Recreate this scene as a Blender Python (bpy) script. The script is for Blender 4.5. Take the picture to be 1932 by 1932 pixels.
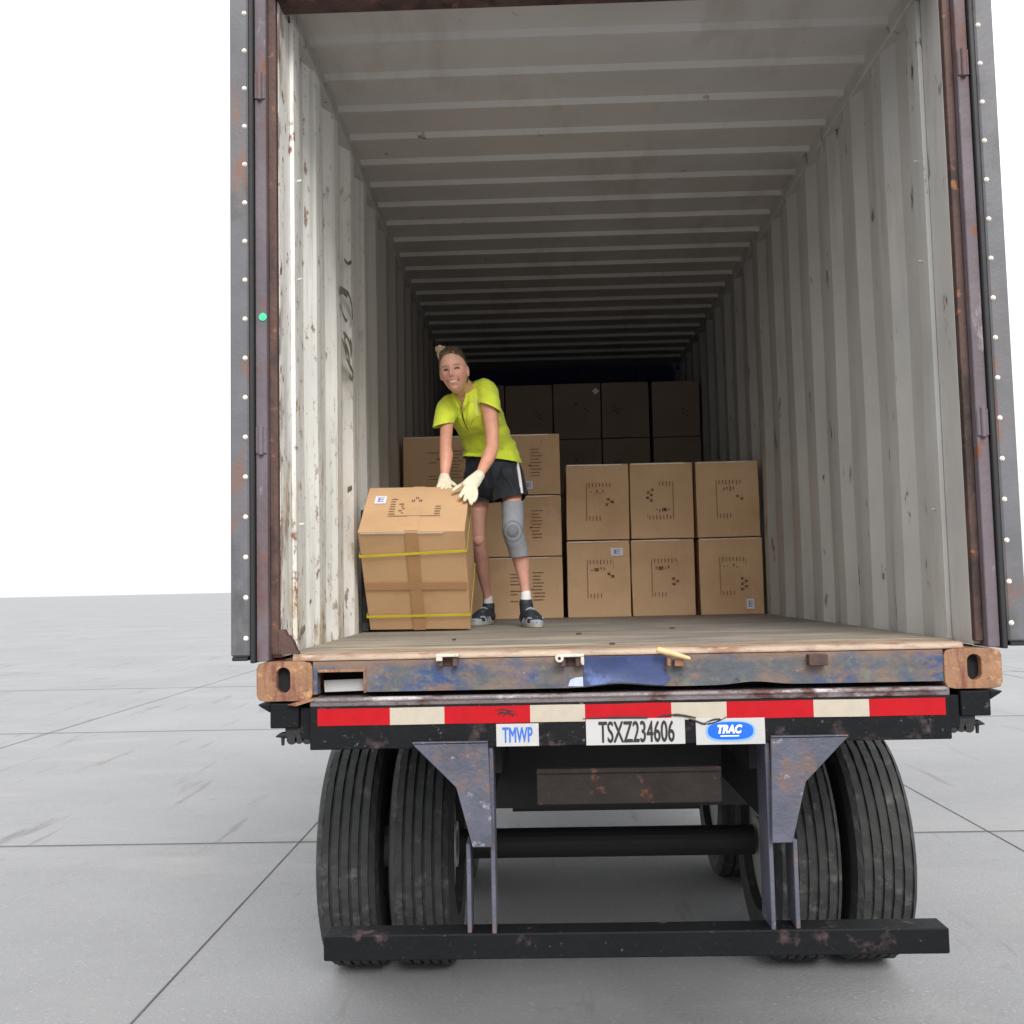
import bpy, bmesh, math, random
import numpy as np
from mathutils import Vector, Matrix, noise
R = math.radians
random.seed(7)
for o in list(bpy.data.objects): bpy.data.objects.remove(o)
S = bpy.context.scene
C = S.collection

# ------------------------------------------------------------------ camera, sky, sun, exposure
CX, CY, CZ, YAW, PIT, ROL, F = -0.2776, -3.4043, 0.2209, 0.0250, 0.0706, 0.0216, 1017.18
vF = Vector((-math.sin(YAW)*math.cos(PIT), math.cos(YAW)*math.cos(PIT), math.sin(PIT)))
vR = Vector((math.cos(YAW), math.sin(YAW), 0)); vU = vR.cross(vF)
cr, sr = math.cos(ROL), math.sin(ROL)
cR = vR*cr - vU*sr          # picture right in the world
cU = vR*sr + vU*cr
cam = bpy.data.cameras.new('camera'); camo = bpy.data.objects.new('camera', cam); C.objects.link(camo)
cam.sensor_width = 36; cam.lens = F/1024*36; cam.clip_end = 2000; cam.clip_start = .05
camo.matrix_world = Matrix(((cR.x, cU.x, -vF.x, CX), (cR.y, cU.y, -vF.y, CY), (cR.z, cU.z, -vF.z, CZ), (0, 0, 0, 1)))
S.camera = camo

SUN_EL, SUN_AZ = R(37), R(166)     # azimuth clockwise from +Y: behind the photographer, to the right
w = bpy.data.worlds.new('World'); S.world = w; w.use_nodes = True
nt = w.node_tree; bg = nt.nodes['Background']
sky = nt.nodes.new('ShaderNodeTexSky'); sky.sky_type = 'NISHITA'; sky.sun_disc = False
sky.sun_elevation = SUN_EL; sky.sun_rotation = SUN_AZ; sky.dust_density = 8; sky.air_density = 1.2; sky.ozone_density = 1
mx = nt.nodes.new('ShaderNodeMixRGB'); mx.inputs[0].default_value = .75; mx.inputs[2].default_value = (13.6, 13.7, 14.0, 1)
tcw = nt.nodes.new('ShaderNodeTexCoord'); sxw = nt.nodes.new('ShaderNodeSeparateXYZ'); mrw = nt.nodes.new('ShaderNodeMapRange')   # overcast: brighter overhead than at the horizon
mrw.inputs[1].default_value = 0; mrw.inputs[2].default_value = 1; mrw.inputs[3].default_value = 9.6; mrw.inputs[4].default_value = 20
cbw = nt.nodes.new('ShaderNodeCombineXYZ'); nt.links.new(tcw.outputs['Generated'], sxw.inputs[0]); nt.links.new(sxw.outputs[2], mrw.inputs[0])
for i_ in range(3): nt.links.new(mrw.outputs[0], cbw.inputs[i_])
nt.links.new(cbw.outputs[0], mx.inputs[2]); mx.inputs[0].default_value = .85
nt.links.new(sky.outputs[0], mx.inputs[1]); nt.links.new(mx.outputs[0], bg.inputs[0]); bg.inputs[1].default_value = .1
sl = bpy.data.lights.new('sun', 'SUN'); sl.energy = 2.1; sl.angle = R(24); sl.color = (1, .975, .94)
so = bpy.data.objects.new('sun', sl); C.objects.link(so)
sd = Vector((math.sin(SUN_AZ)*math.cos(SUN_EL), math.cos(SUN_AZ)*math.cos(SUN_EL), math.sin(SUN_EL)))
so.rotation_euler = sd.to_track_quat('Z', 'Y').to_euler()
S.view_settings.view_transform = 'Standard'; S.view_settings.look = 'None'
S.view_settings.exposure = 0.30; S.view_settings.gamma = 1
S.render.resolution_x = S.render.resolution_y = 1024
S.cycles.max_bounces = 8; S.cycles.diffuse_bounces = 6

# ------------------------------------------------------------------ helpers
def at(px, py, Y):
    """point at depth plane Y seen at measuring-picture pixel (1932 px wide)"""
    a, b = px/1.8867-512, 512-py/1.8867
    d = vF*F + vR*(cr*a+sr*b) + vU*(-sr*a+cr*b)
    c = Vector((CX, CY, CZ))
    return c + d*((Y-CY)/d.y)
def pix(p):
    d = Vector(p)-Vector((CX, CY, CZ)); z = d.dot(vF); x = F*d.dot(vR)/z; y = F*d.dot(vU)/z
    return (512+cr*x-sr*y)*1.8867, (512-(sr*x+cr*y))*1.8867

def srgb(r, g, b):
    f = lambda c: (c/255/12.92) if c <= 10 else ((c/255+.055)/1.055)**2.4
    return (f(r), f(g), f(b), 1)
def mat(name, col, rough=.6, metal=0, var=.12, vs=3, layers=(), bump=0, bs=60, bst=(1, 1, 1), attr=None, spec=.5, rnd=False, sheen=0, sss=0):
    m = bpy.data.materials.new(name); m.use_nodes = True
    t = m.node_tree; N = t.nodes; L = t.links; p = N['Principled BSDF']
    p.inputs['Metallic'].default_value = metal
    p.inputs['Specular IOR Level'].default_value = spec
    if sheen: p.inputs['Sheen Weight'].default_value = sheen
    if sss:
        p.inputs['Subsurface Weight'].default_value = sss; p.inputs['Subsurface Radius'].default_value = (.02, .008, .004); p.inputs['Subsurface Scale'].default_value = .3
    tc = N.new('ShaderNodeTexCoord'); co = tc.outputs['Object']
    if rnd:
        oi = N.new('ShaderNodeObjectInfo'); ad = N.new('ShaderNodeVectorMath'); ad.operation = 'ADD'
        ml = N.new('ShaderNodeMath'); ml.operation = 'MULTIPLY'; ml.inputs[1].default_value = 37
        L.new(oi.outputs['Random'], ml.inputs[0]); L.new(co, ad.inputs[0]); L.new(ml.outputs[0], ad.inputs[1]); co = ad.outputs[0]
    def noi(scale, st, seed=0, det=6, ro=.6):
        mp = N.new('ShaderNodeMapping'); mp.inputs['Scale'].default_value = st; mp.inputs['Location'].default_value = (seed*3.1, seed*1.7, seed*.9)
        n = N.new('ShaderNodeTexNoise'); n.inputs['Scale'].default_value = scale; n.inputs['Detail'].default_value = det; n.inputs['Roughness'].default_value = ro
        L.new(co, mp.inputs[0]); L.new(mp.outputs[0], n.inputs[0]); return n.outputs[0]
    if attr:
        a = N.new('ShaderNodeAttribute'); a.attribute_name = attr; base = a.outputs['Color']
    else:
        rg = N.new('ShaderNodeRGB'); rg.outputs[0].default_value = (*col[:3], 1); base = rg.outputs[0]
    if var:
        n = noi(vs, (1, 1, 1), 1); mr = N.new('ShaderNodeMapRange'); mr.inputs[1].default_value = .3; mr.inputs[2].default_value = .7
        mr.inputs[3].default_value = 1-var; mr.inputs[4].default_value = 1+var; L.new(n, mr.inputs[0])
        sc = N.new('ShaderNodeVectorMath'); sc.operation = 'SCALE'; L.new(base, sc.inputs[0]); L.new(mr.outputs[0], sc.inputs['Scale']); base = sc.outputs[0]
    for i, ly in enumerate(layers):
        c2, scale, lo, hi = ly[:4]; st = ly[4] if len(ly) > 4 else (1, 1, 1); zone = ly[5] if len(ly) > 5 else None
        n = noi(scale, st, i+3, 8, .65)
        mr = N.new('ShaderNodeMapRange'); mr.inputs[1].default_value = lo; mr.inputs[2].default_value = hi; L.new(n, mr.inputs[0]); k = mr.outputs[0]
        if zone:
            for (ax, a0, b0) in zone:
                sp = N.new('ShaderNodeSeparateXYZ'); L.new(tc.outputs['Object'], sp.inputs[0])
                z = N.new('ShaderNodeMapRange'); flip_ = a0 > b0; z.inputs[1].default_value = min(a0, b0); z.inputs[2].default_value = max(a0, b0); z.inputs[3].default_value = 0 if flip_ else 1; z.inputs[4].default_value = 1 if flip_ else 0; z.clamp = True
                L.new(sp.outputs[ax], z.inputs[0]); mu = N.new('ShaderNodeMath'); mu.operation = 'MULTIPLY'; L.new(k, mu.inputs[0]); L.new(z.outputs[0], mu.inputs[1]); k = mu.outputs[0]
        mi = N.new('ShaderNodeMixRGB'); L.new(k, mi.inputs[0]); L.new(base, mi.inputs[1]); mi.inputs[2].default_value = (*c2[:3], 1); base = mi.outputs[0]
    L.new(base, p.inputs['Base Color'])
    n = noi(12, (1, 1, 1), 9); mr = N.new('ShaderNodeMapRange'); mr.inputs[3].default_value = max(0, rough-.12); mr.inputs[4].default_value = min(1, rough+.12)
    L.new(n, mr.inputs[0]); L.new(mr.outputs[0], p.inputs['Roughness'])
    if bump:
        n = noi(bs, bst, 5, 5); b = N.new('ShaderNodeBump'); b.inputs['Strength'].default_value = bump; b.inputs['Distance'].default_value = .01
        L.new(n, b.inputs['Height']); L.new(b.outputs[0], p.inputs['Normal'])
    return m

def tag(o, label=None, cat=None, group=None, kind=None):
    if label: o['label'] = label
    if cat: o['category'] = cat
    if group: o['group'] = group
    if kind: o['kind'] = kind
    return o
def empty(name, loc=(0, 0, 0), rot=(0, 0, 0)):
    o = bpy.data.objects.new(name, None); C.objects.link(o); o.location = loc; o.rotation_euler = rot; o.empty_display_size = .1
    return o
def link(name, me, m, parent=None, loc=(0, 0, 0)):
    for mm in (m if isinstance(m, (list, tuple)) else [m]): me.materials.append(mm)
    o = bpy.data.objects.new(name, me); C.objects.link(o); o.parent = parent; o.location = loc
    return o
def fin(bm, name, m, parent=None, loc=(0, 0, 0), smooth=False, bevel=0, seg=1):
    bmesh.ops.recalc_face_normals(bm, faces=bm.faces)
    me = bpy.data.meshes.new(name); bm.to_mesh(me); bm.free()
    if smooth: me.shade_smooth()
    o = link(name, me, m, parent, loc)
    if bevel:
        b = o.modifiers.new('b', 'BEVEL'); b.width = bevel; b.segments = seg; b.limit_method = 'ANGLE'
    return o
def box(bm, x0, x1, y0, y1, z0, z1):
    vs = [bm.verts.new((x, y, z)) for x in (x0, x1) for y in (y0, y1) for z in (z0, z1)]
    for f in ((0, 1, 3, 2), (4, 6, 7, 5), (0, 4, 5, 1), (2, 3, 7, 6), (0, 2, 6, 4), (1, 5, 7, 3)): bm.faces.new([vs[i] for i in f])
    return vs
def prism(bm, pts, axis, a, b):
    """closed polygon pts in the two other axes, extruded along axis from a to b"""
    def mk(p, t):
        return {'x': (t, p[0], p[1]), 'y': (p[0], t, p[1]), 'z': (p[0], p[1], t)}[axis]
    A = [bm.verts.new(mk(p, a)) for p in pts]; B = [bm.verts.new(mk(p, b)) for p in pts]
    n = len(pts)
    for i in range(n): bm.faces.new((A[i], A[(i+1) % n], B[(i+1) % n], B[i]))
    bm.faces.new(A[::-1]); bm.faces.new(B)
def cyl(bm, p0, p1, r0, r1=None, n=16, cap=True):
    r1 = r0 if r1 is None else r1
    p0, p1 = Vector(p0), Vector(p1); d = (p1-p0).normalized(); q = d.to_track_quat('Z', 'Y')
    A = []; B = []
    for i in range(n):
        v = q @ Vector((math.cos(2*math.pi*i/n), math.sin(2*math.pi*i/n), 0))
        A.append(bm.verts.new(p0+v*r0)); B.append(bm.verts.new(p1+v*r1))
    for i in range(n): bm.faces.new((A[i], A[(i+1) % n], B[(i+1) % n], B[i]))
    if cap: bm.faces.new(A[::-1]); bm.faces.new(B)
def smoothpath(P, n=6):
    out = []
    for i in range(len(P)-1):
        a = P[max(i-1, 0)]; b = P[i]; c = P[i+1]; d = P[min(i+2, len(P)-1)]
        for k in range(n):
            t = k/n
            out.append(b*.5*2 if t == 0 else .5*((2*b)+(c-a)*t+(2*a-5*b+4*c-d)*t*t+(3*b-a-3*c+d)*t**3))
    out.append(P[-1]); return out
def chain(bm, pts, radii, wide=None, n=20, k=6, caps=True):
    """closed tapering tube; radii numbers or (r_wide, r_deep); wide = world direction of r_wide"""
    P = [np.array(p, float) for p in pts]
    rr = [np.array((r, r) if not isinstance(r, (tuple, list)) else r, float) for r in radii]
    Q = smoothpath([np.concatenate((p, r)) for p, r in zip(P, rr)], k)
    ps = [Vector(q[:3]) for q in Q]; rs = [q[3:5] for q in Q]
    wd = Vector(wide or (1, 0, 0)); rings = []
    def ring(c, d, rw, rd):
        u = (wd - d*wd.dot(d));
        if u.length < 1e-4: u = d.orthogonal()
        u.normalize(); v = d.cross(u)
        return [bm.verts.new(c+u*(rw*math.cos(2*math.pi*i/n))+v*(rd*math.sin(2*math.pi*i/n))) for i in range(n)]
    T = []
    for i in range(len(ps)):
        d = (ps[min(i+1, len(ps)-1)]-ps[max(i-1, 0)]).normalized(); T.append(d)
    if caps:
        r = min(rs[0])
        for a in (80, 60, 40, 20): rings.append(ring(ps[0]-T[0]*r*math.sin(R(a)), T[0], rs[0][0]*math.cos(R(a)), rs[0][1]*math.cos(R(a))))
    for i in range(len(ps)): rings.append(ring(ps[i], T[i], *rs[i]))
    if caps:
        r = min(rs[-1])
        for a in (20, 40, 60, 80): rings.append(ring(ps[-1]+T[-1]*r*math.sin(R(a)), T[-1], rs[-1][0]*math.cos(R(a)), rs[-1][1]*math.cos(R(a))))
    for A, B in zip(rings[:-1], rings[1:]):
        for i in range(n): bm.faces.new((A[i], A[(i+1) % n], B[(i+1) % n], B[i]))
    bm.faces.new(rings[0][::-1]); bm.faces.new(rings[-1])
def blob(bm, c, r, rot=None, n=24):
    M = Matrix.Translation(Vector(c)) @ (rot.to_4x4() if rot else Matrix()) @ Matrix.Diagonal((*r, 1))
    bmesh.ops.create_uvsphere(bm, u_segments=n, v_segments=n*2//3, radius=1, matrix=M)
def union(bm, voxel=.004, smooth=4):
    """every closed piece in bm grown together into one continuous skin"""
    bmesh.ops.recalc_face_normals(bm, faces=bm.faces)
    me = bpy.data.meshes.new('t'); bm.to_mesh(me); bm.free()
    o = bpy.data.objects.new('t', me); C.objects.link(o)
    r = o.modifiers.new('r', 'REMESH'); r.mode = 'VOXEL'; r.voxel_size = voxel
    if smooth:
        s = o.modifiers.new('s', 'SMOOTH'); s.factor = .5; s.iterations = smooth
    dg = bpy.context.evaluated_depsgraph_get(); out = bpy.data.meshes.new_from_object(o.evaluated_get(dg))
    bpy.data.objects.remove(o); bpy.data.meshes.remove(me)
    out.shade_smooth(); return out
def text(s, h, width, name, m, parent, loc, bold=.0, shear=0, fat=0):
    cu = bpy.data.curves.new('t', 'FONT'); cu.body = s; cu.size = 1; cu.offset = bold; cu.shear = shear; cu.align_x = 'LEFT'; cu.resolution_u = 4
    o = bpy.data.objects.new('t', cu); C.objects.link(o)
    dg = bpy.context.evaluated_depsgraph_get(); me = bpy.data.meshes.new_from_object(o.evaluated_get(dg)); bpy.data.objects.remove(o)
    xs = [v.co.x for v in me.vertices]; ys = [v.co.y for v in me.vertices]
    x0, x1, y0, y1 = min(xs), max(xs), min(ys), max(ys)
    for v in me.vertices:
        v.co = Vector(((v.co.x-x0)/(x1-x0)*width, 0, (v.co.y-y0)/(y1-y0)*h))
    if fat:
        b = bmesh.new(); b.from_mesh(me); src = list(b.faces)
        for k, (dx, dz) in enumerate(((fat, 0), (-fat, 0), (0, fat), (0, -fat))):
            r = bmesh.ops.duplicate(b, geom=src+list({e for f in src for e in f.edges})+list({v for f in src for v in f.verts}))
            for v in r['geom']:
                if isinstance(v, bmesh.types.BMVert): v.co += Vector((dx, -.00008*(k+1), dz))
        b.to_mesh(me); b.free()
    return link(name, me, m, parent, loc)

# ------------------------------------------------------------------ materials
RUST = srgb(122, 74, 48); DRUST = srgb(70, 42, 32); TAN = srgb(196, 160, 122)
M = {}
M['ground'] = mat('pale_concrete', (.235, .24, .25), .85, var=.08, vs=.35, layers=[((.20, .205, .215), .5, .45, .8, (.7, 1.6, 1)), ((.27, .27, .27), .9, .55, .75, (.8, 2, 1)), ((.20, .20, .21), 6, .62, .72), ((.30, .30, .30), 45, .58, .66), ((.15, .15, .155), 60, .62, .68), ((.17, .17, .175), 1.6, .60, .68, (3, .3, 1))], bump=.5, bs=70)
M['joint'] = mat('dark_joint_filler', (.09, .09, .09), .9, var=.3)
M['wall'] = mat('weathered_white_paint', (.78, .78, .745), .6, var=.07, vs=2.5, layers=[
    (srgb(178, 176, 170), 3, .5, .75, (6, 6, .25)), (srgb(186, 172, 138), 5, .52, .68, (1, 1, .5), [(2, .0, 1.5)]),
    (srgb(176, 150, 110), 9, .56, .66, (1, 1, .35), [(1, .05, .35)]),
    (RUST, 22, .585, .65, (1, 1, .6), [(1, 0, 2.4)]), (srgb(120, 74, 46), 6, .58, .66, (1, 1.5, .5), [(2, 0, 1.3)]), (RUST, 7, .5, .6, (1, 1, .3), [(1, .05, .12)]), (DRUST, 30, .60, .64, (1, 1, .45), [(2, -.05, 1.1), (1, 1.2, 2.2)]),
    (DRUST, 14, .50, .57, (1, 1, .4), [(1, .0, .10)]), (srgb(166, 161, 154), .01, -1, 0, (1, 1, 1), [(1, 2.6, 1.5)])], bump=.15, bs=18)
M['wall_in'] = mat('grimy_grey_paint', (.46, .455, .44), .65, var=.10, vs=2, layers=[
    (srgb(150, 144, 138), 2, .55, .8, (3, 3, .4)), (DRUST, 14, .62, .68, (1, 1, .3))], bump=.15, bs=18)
M['roof'] = mat('grey_roof_paint', (.49, .475, .455), .6, var=.08, vs=1.5, layers=[(srgb(150, 142, 134), 2.2, .55, .8, (1, .3, 1)), (srgb(120, 96, 80), 9, .66, .72)], bump=.1, bs=20)
M['blue_back'] = mat('dark_blue_bulkhead_paint', (.024, .028, .085), .8, var=.2)
M['post'] = mat('purple_grey_post_paint', srgb(100, 92, 98), .6, spec=.3, var=.2, vs=3, layers=[(srgb(98, 70, 66), 5, .52, .66, (1, 1, .35)), (RUST, 18, .6, .66, (1, 1, .4)), (srgb(150, 145, 150), 8, .62, .68, (1, 1, .3))], bump=.3, bs=30)
M['rustpost'] = mat('dark_rusty_steel', srgb(80, 58, 52), .7, var=.25, vs=5, layers=[(srgb(46, 34, 32), 8, .5, .62, (1, 1, .4)), (srgb(130, 86, 62), 22, .6, .68)], bump=.4, bs=35)
M['casting'] = mat('rusty_brown_casting', srgb(140, 104, 78), .7, var=.2, vs=12, layers=[(srgb(112, 66, 54), 9, .47, .58, (2, 1, .4)), (srgb(176, 136, 96), 20, .57, .66), (DRUST, 40, .62, .68)], bump=.5, bs=45)
M['sillrail'] = mat('worn_blue_grey_sill', srgb(82, 86, 92), .6, spec=.3, var=.25, vs=6, layers=[
    (srgb(116, 100, 90), 5, .46, .62, (1, 1, 1.5)), (srgb(58, 76, 112), 4.5, .50, .62), (srgb(116, 96, 86), 11, .52, .64, (1, 1, 1.6)), (srgb(104, 106, 96), 17, .55, .64), (srgb(56, 52, 54), 14, .6, .68), (srgb(170, 160, 150), 60, .68, .72), (srgb(128, 100, 82), 9, .30, .55, (1, 1, 1), [(2, -.022, -.05)])], bump=.35, bs=40)
M['bluepatch'] = mat('bright_blue_paint', srgb(50, 64, 106), .45, var=.18, vs=8, layers=[(srgb(90, 108, 160), 9, .55, .7), (srgb(96, 74, 78), 30, .62, .7)], bump=.3, bs=12)
M['whitepaint'] = mat('white_paint_smear', srgb(176, 188, 214), .5, var=.15, vs=30)
M['sillplate'] = mat('worn_tan_threshold_steel', srgb(158, 139, 122), .5, var=.2, vs=5, layers=[(srgb(128, 92, 70), 7, .50, .64, (1, 3, 3)), (srgb(188, 168, 146), 12, .58, .68, (.5, 2, 2))], bump=.3, bs=30)
M['floor'] = mat('worn_plywood_floor', srgb(134, 129, 122), .75, var=.2, vs=3, layers=[
    (srgb(186, 170, 146), 3, .45, .62, (.4, 3, 1), [(1, .3, 1.3)]), (srgb(104, 98, 92), 6, .53, .68, (.3, 3, 1)), (srgb(196, 176, 140), 14, .62, .7, (.3, 2, 1)), (srgb(64, 52, 44), 26, .66, .7, (.5, 1, 1))], bump=.4, bs=30, bst=(.15, 2, 1))
M['black'] = mat('black_rubber', (.012, .012, .014), .6, var=.2)
M['hole'] = mat('cavity_shade_black', (.006, .006, .008), .9, var=.1)  # near-black colour standing in for the shade inside holes and gaps
M['doorgrey'] = mat('grey_door_paint', srgb(92, 92, 97), .55, var=.2, vs=4, layers=[(srgb(112, 84, 74), 9, .56, .66, (1, 1, .4)), (srgb(62, 64, 64), 3, .50, .62, (1, 1, .5))], bump=.15)
M['rivet'] = mat('pale_rivet', srgb(226, 216, 204), .4, var=.05)
M['green'] = mat('green_paint_dot', srgb(64, 190, 150), .5, var=.15, vs=60)
M['chassis'] = mat('black_chassis_paint', srgb(14, 16, 19), .6, spec=.2, var=.2, vs=5, layers=[(srgb(74, 60, 62), 8, .58, .68), (srgb(84, 92, 96), 40, .64, .7), (srgb(112, 110, 114), 80, .68, .72)], bump=.25, bs=35)
M['topbar'] = mat('scuffed_grey_bar', srgb(112, 104, 106), .4, .3, var=.2, vs=8, layers=[(srgb(74, 46, 44), 12, .52, .62, (.5, 1, 1)), (srgb(170, 164, 166), 14, .55, .65, (.3, 1, 1))], bump=.3)
M['bracket'] = mat('blue_grey_bracket_steel', srgb(84, 86, 100), .45, .2, var=.25, vs=7, layers=[(srgb(112, 92, 84), 6, .52, .64), (srgb(140, 140, 150), 26, .62, .7)], bump=.3)
M['chassis_dark'] = mat('shade_black_underframe', (.008, .008, .009), .7, var=.2)  # shade under the container put into this near-black colour
M['channel'] = mat('sooty_rusty_channel', srgb(38, 32, 31), .7, spec=.2, var=.3, vs=8, layers=[(srgb(96, 64, 50), 10, .58, .68)], bump=.3)
M['red'] = mat('red_reflective_tape', srgb(168, 14, 26), .45, spec=.2, var=.08, vs=20, layers=[(srgb(150, 36, 40), 30, .62, .7)])
M['white_tape'] = mat('white_reflective_tape', srgb(176, 168, 154), .45, spec=.2, var=.06, vs=25, layers=[(srgb(170, 160, 146), 16, .58, .7)])
M['placard'] = mat('white_placard', srgb(178, 178, 178), .45, spec=.2, var=.04, vs=10, layers=[(srgb(188, 188, 186), 14, .6, .72)])
M['ink_black'] = mat('black_lettering', (.015, .015, .017), .5, var=.1)
M['ink_blue'] = mat('blue_lettering', srgb(36, 100, 196), .5, var=.08)
M['logo_blue'] = mat('blue_logo_oval', srgb(8, 92, 214), .4, var=.06)
M['logo_pale'] = mat('pale_blue_logo_rim', srgb(116, 166, 230), .4, var=.06)
M['logo_white'] = mat('white_lettering', (.85, .87, .9), .4, var=.03)
M['sludge'] = mat('black_grease_scrape', (.02, .02, .022), .6, var=.3)
M['scuff'] = mat('grey_green_scuff', srgb(122, 120, 106), .8, var=.25, vs=40)
M['tyre'] = mat('tyre_rubber', srgb(48, 50, 50), .75, var=.2, vs=8, layers=[(srgb(84, 86, 82), 16, .56, .7)], bump=.3)
M['rim'] = mat('white_painted_rim', srgb(180, 180, 176), .45, var=.1)
M['card'] = mat('brown_cardboard', srgb(208, 174, 138), .8, var=.07, vs=2.5, rnd=True, layers=[(srgb(194, 158, 122), 2.2, .5, .72), (srgb(214, 182, 150), 3.5, .58, .72), (srgb(182, 148, 120), 30, .66, .72, (1, 1, .2))], bump=.12, bs=14, bst=(1, 1, .4), spec=.25)
M['card_near'] = mat('tan_cardboard', srgb(198, 162, 124), .75, var=.06, vs=3, layers=[(srgb(186, 150, 114), 3, .5, .72), (srgb(172, 136, 104), 24, .64, .72, (.2, 1, 1))], bump=.15, bs=12, spec=.3)
M['card_far'] = mat('shade_darkened_cardboard', srgb(134, 118, 106), .85, var=.08, vs=2.5, rnd=True, bump=.1, bs=14, spec=.2)  # cardboard copy with the far end's shade put into its colour
M['tape'] = mat('brown_packing_tape', srgb(178, 138, 98), .4, var=.08, vs=9, spec=.6)
M['clear_tape'] = mat('clear_tape_sheen', srgb(222, 206, 186), .25, var=.1, vs=16, spec=.7, rnd=True)  # tape whose highlight is put into its pale colour
M['print'] = mat('faded_brown_print', srgb(136, 106, 86), .8, var=.25, vs=80)
M['bold'] = mat('dark_stamped_print', srgb(76, 58, 50), .8, var=.3, vs=60)
M['label'] = mat('white_paper_label', srgb(226, 226, 236), .6, var=.04)
M['label_ink'] = mat('blue_grey_label_print', srgb(136, 142, 186), .7, var=.2, vs=90)
M['strap'] = mat('yellow_strap', srgb(208, 196, 52), .4, var=.12, vs=14)
M['steel_white'] = mat('chipped_white_keeper', srgb(196, 190, 178), .5, var=.15, vs=30, layers=[(RUST, 30, .55, .62)])
M['tanwood'] = mat('tan_wooden_peg', srgb(216, 178, 132), .6, var=.12, vs=20)

# ------------------------------------------------------------------ setting: ground
bm = bmesh.new(); bmesh.ops.create_grid(bm, x_segments=2, y_segments=2, size=600, matrix=Matrix.Translation((0, 0, -1.45)))
tag(fin(bm, 'ground', M['ground']), kind='structure')

bm = bmesh.new()
for x_ in (-6.2, -1.9, 2.6, 7.4): box(bm, x_-.004, x_+.004, -12, 40, -1.4495, -1.446)
tag(fin(bm, 'expansion_joints', M['joint']), kind='structure')
bm = bmesh.new()
for y_ in (-2.0, 3.4, 8.8, 14.2): box(bm, -40, 40, y_-.004, y_+.004, -1.4455, -1.4425)
tag(fin(bm, 'expansion_joints', M['joint']), kind='structure')
# ------------------------------------------------------------------ shipping container
cont = empty('shipping_container')
tag(cont, 'open rusty shipping container with pale corrugated inner walls, loaded with brown cartons', 'shipping container')
CL = 6.74; PI = math.pi
def corr(y0, y1, period, depth, fr=(.30, .2, .30, .2), start=0.0):
    """trapezoid profile points (y, offset)"""
    pts = []; y = y0+start; pts.append((y0, 0))
    if start: pts.append((y, 0))
    while y < y1-period*.3:
        a = y; b = a+fr[0]*period; c = b+fr[1]*period; d = c+fr[2]*period; e = d+fr[3]*period
        for (q, o) in ((b, 0), (c, depth), (d, depth), (e, 0)):
            if q < y1: pts.append((q, o))
        y = e
    pts.append((y1, 0)); return pts
def wall(name, side, m, x):
    prof = corr(.19, CL+.036, .385, .036, (.26, .2, .34, .2), .03)
    ins = [(side*(x+o), y) for y, o in prof]; out = [(side*(x+o+.012), y) for y, o in prof]
    bm = bmesh.new(); nz = 14
    cols = []
    for z in np.linspace(-.02, 2.36, nz):
        cols.append([bm.verts.new((p[0], p[1], z)) for p in ins])
    for a, b in zip(cols[:-1], cols[1:]):
        for i in range(len(a)-1): bm.faces.new((a[i], a[i+1], b[i+1], b[i]))
    colo = [[bm.verts.new((p[0], p[1], z)) for p in out] for z in (-.02, 2.36)]
    for i in range(len(out)-1): bm.faces.new((colo[0][i+1], colo[0][i], colo[1][i], colo[1][i+1]))
    # battered sheet
    for c in cols:
        for v in c:
            n = noise.noise(Vector((v.co.x, v.co.y*1.7, v.co.z*1.3))); v.co.x += .006*n
    o = fin(bm, name, m, cont); return o
wl = wall('side_wall', -1, M['wall'], 1.146); tag(wl, 'pale rust-speckled corrugated left wall')
wr = wall('side_wall', 1, M['wall_in'], 1.146); tag(wr, 'grimy grey corrugated right wall')
# inner jamb plates
for s, m in ((-1, M['wall']), (1, M['wall_in'])):
    bm = bmesh.new(); box(bm, min(s*1.152, s*1.20), max(s*1.152, s*1.20), .03, .19, -.01, 2.3)
    box(bm, min(s*1.135, s*1.151), max(s*1.135, s*1.151), .185, .232, -.008, 2.3)
    for z in (.45, 1.35, 1.72):
        cyl(bm, (s*1.14, .24, z), (s*1.12, .235, z+.004), .006, .004, 8)
    fin(bm, 'door_jamb', m, cont, bevel=.003)
# posts
for s in (-1, 1):
    X = lambda a, b: (min(s*a, s*b), max(s*a, s*b))
    bm = bmesh.new(); box(bm, *X(1.180, 1.219), -.03, .09, -.018, 2.42)
    for z in (.72, 1.95):
        box(bm, *X(1.181, 1.2185), -.036, -.031, z-.045, z+.045)      # hinge lugs
        cyl(bm, (s*1.2, -.038, z-.05), (s*1.2, -.038, z+.05), .009, n=10)
    fin(bm, 'corner_post', M['post'], cont, bevel=.004)
    bm = bmesh.new(); box(bm, *X(1.1525, 1.1795), .0, .03, .001, 2.3); box(bm, *X(1.153, 1.18), .03, .09, .001, 2.3)
    fin(bm, 'post_return', M['rustpost'], cont, bevel=.002)
bm = bmesh.new(); cyl(bm, at(496, 598, -.031), at(496, 598, -.031)+Vector((0, -.002, 0)), .014, n=14)
fin(bm, 'paint_dot', M['green'], cont)
# rusted gusset in the lower corner
bm = bmesh.new(); prism(bm, [(-1.1525, .003), (-1.152, .085), (-1.134, .085), (-1.122, .062), (-1.118, .066), (-1.104, .045), (-1.095, .02), (-1.085, .003)], 'y', -.004, .028)
fin(bm, 'corner_gusset', M['rustpost'], cont)
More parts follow.
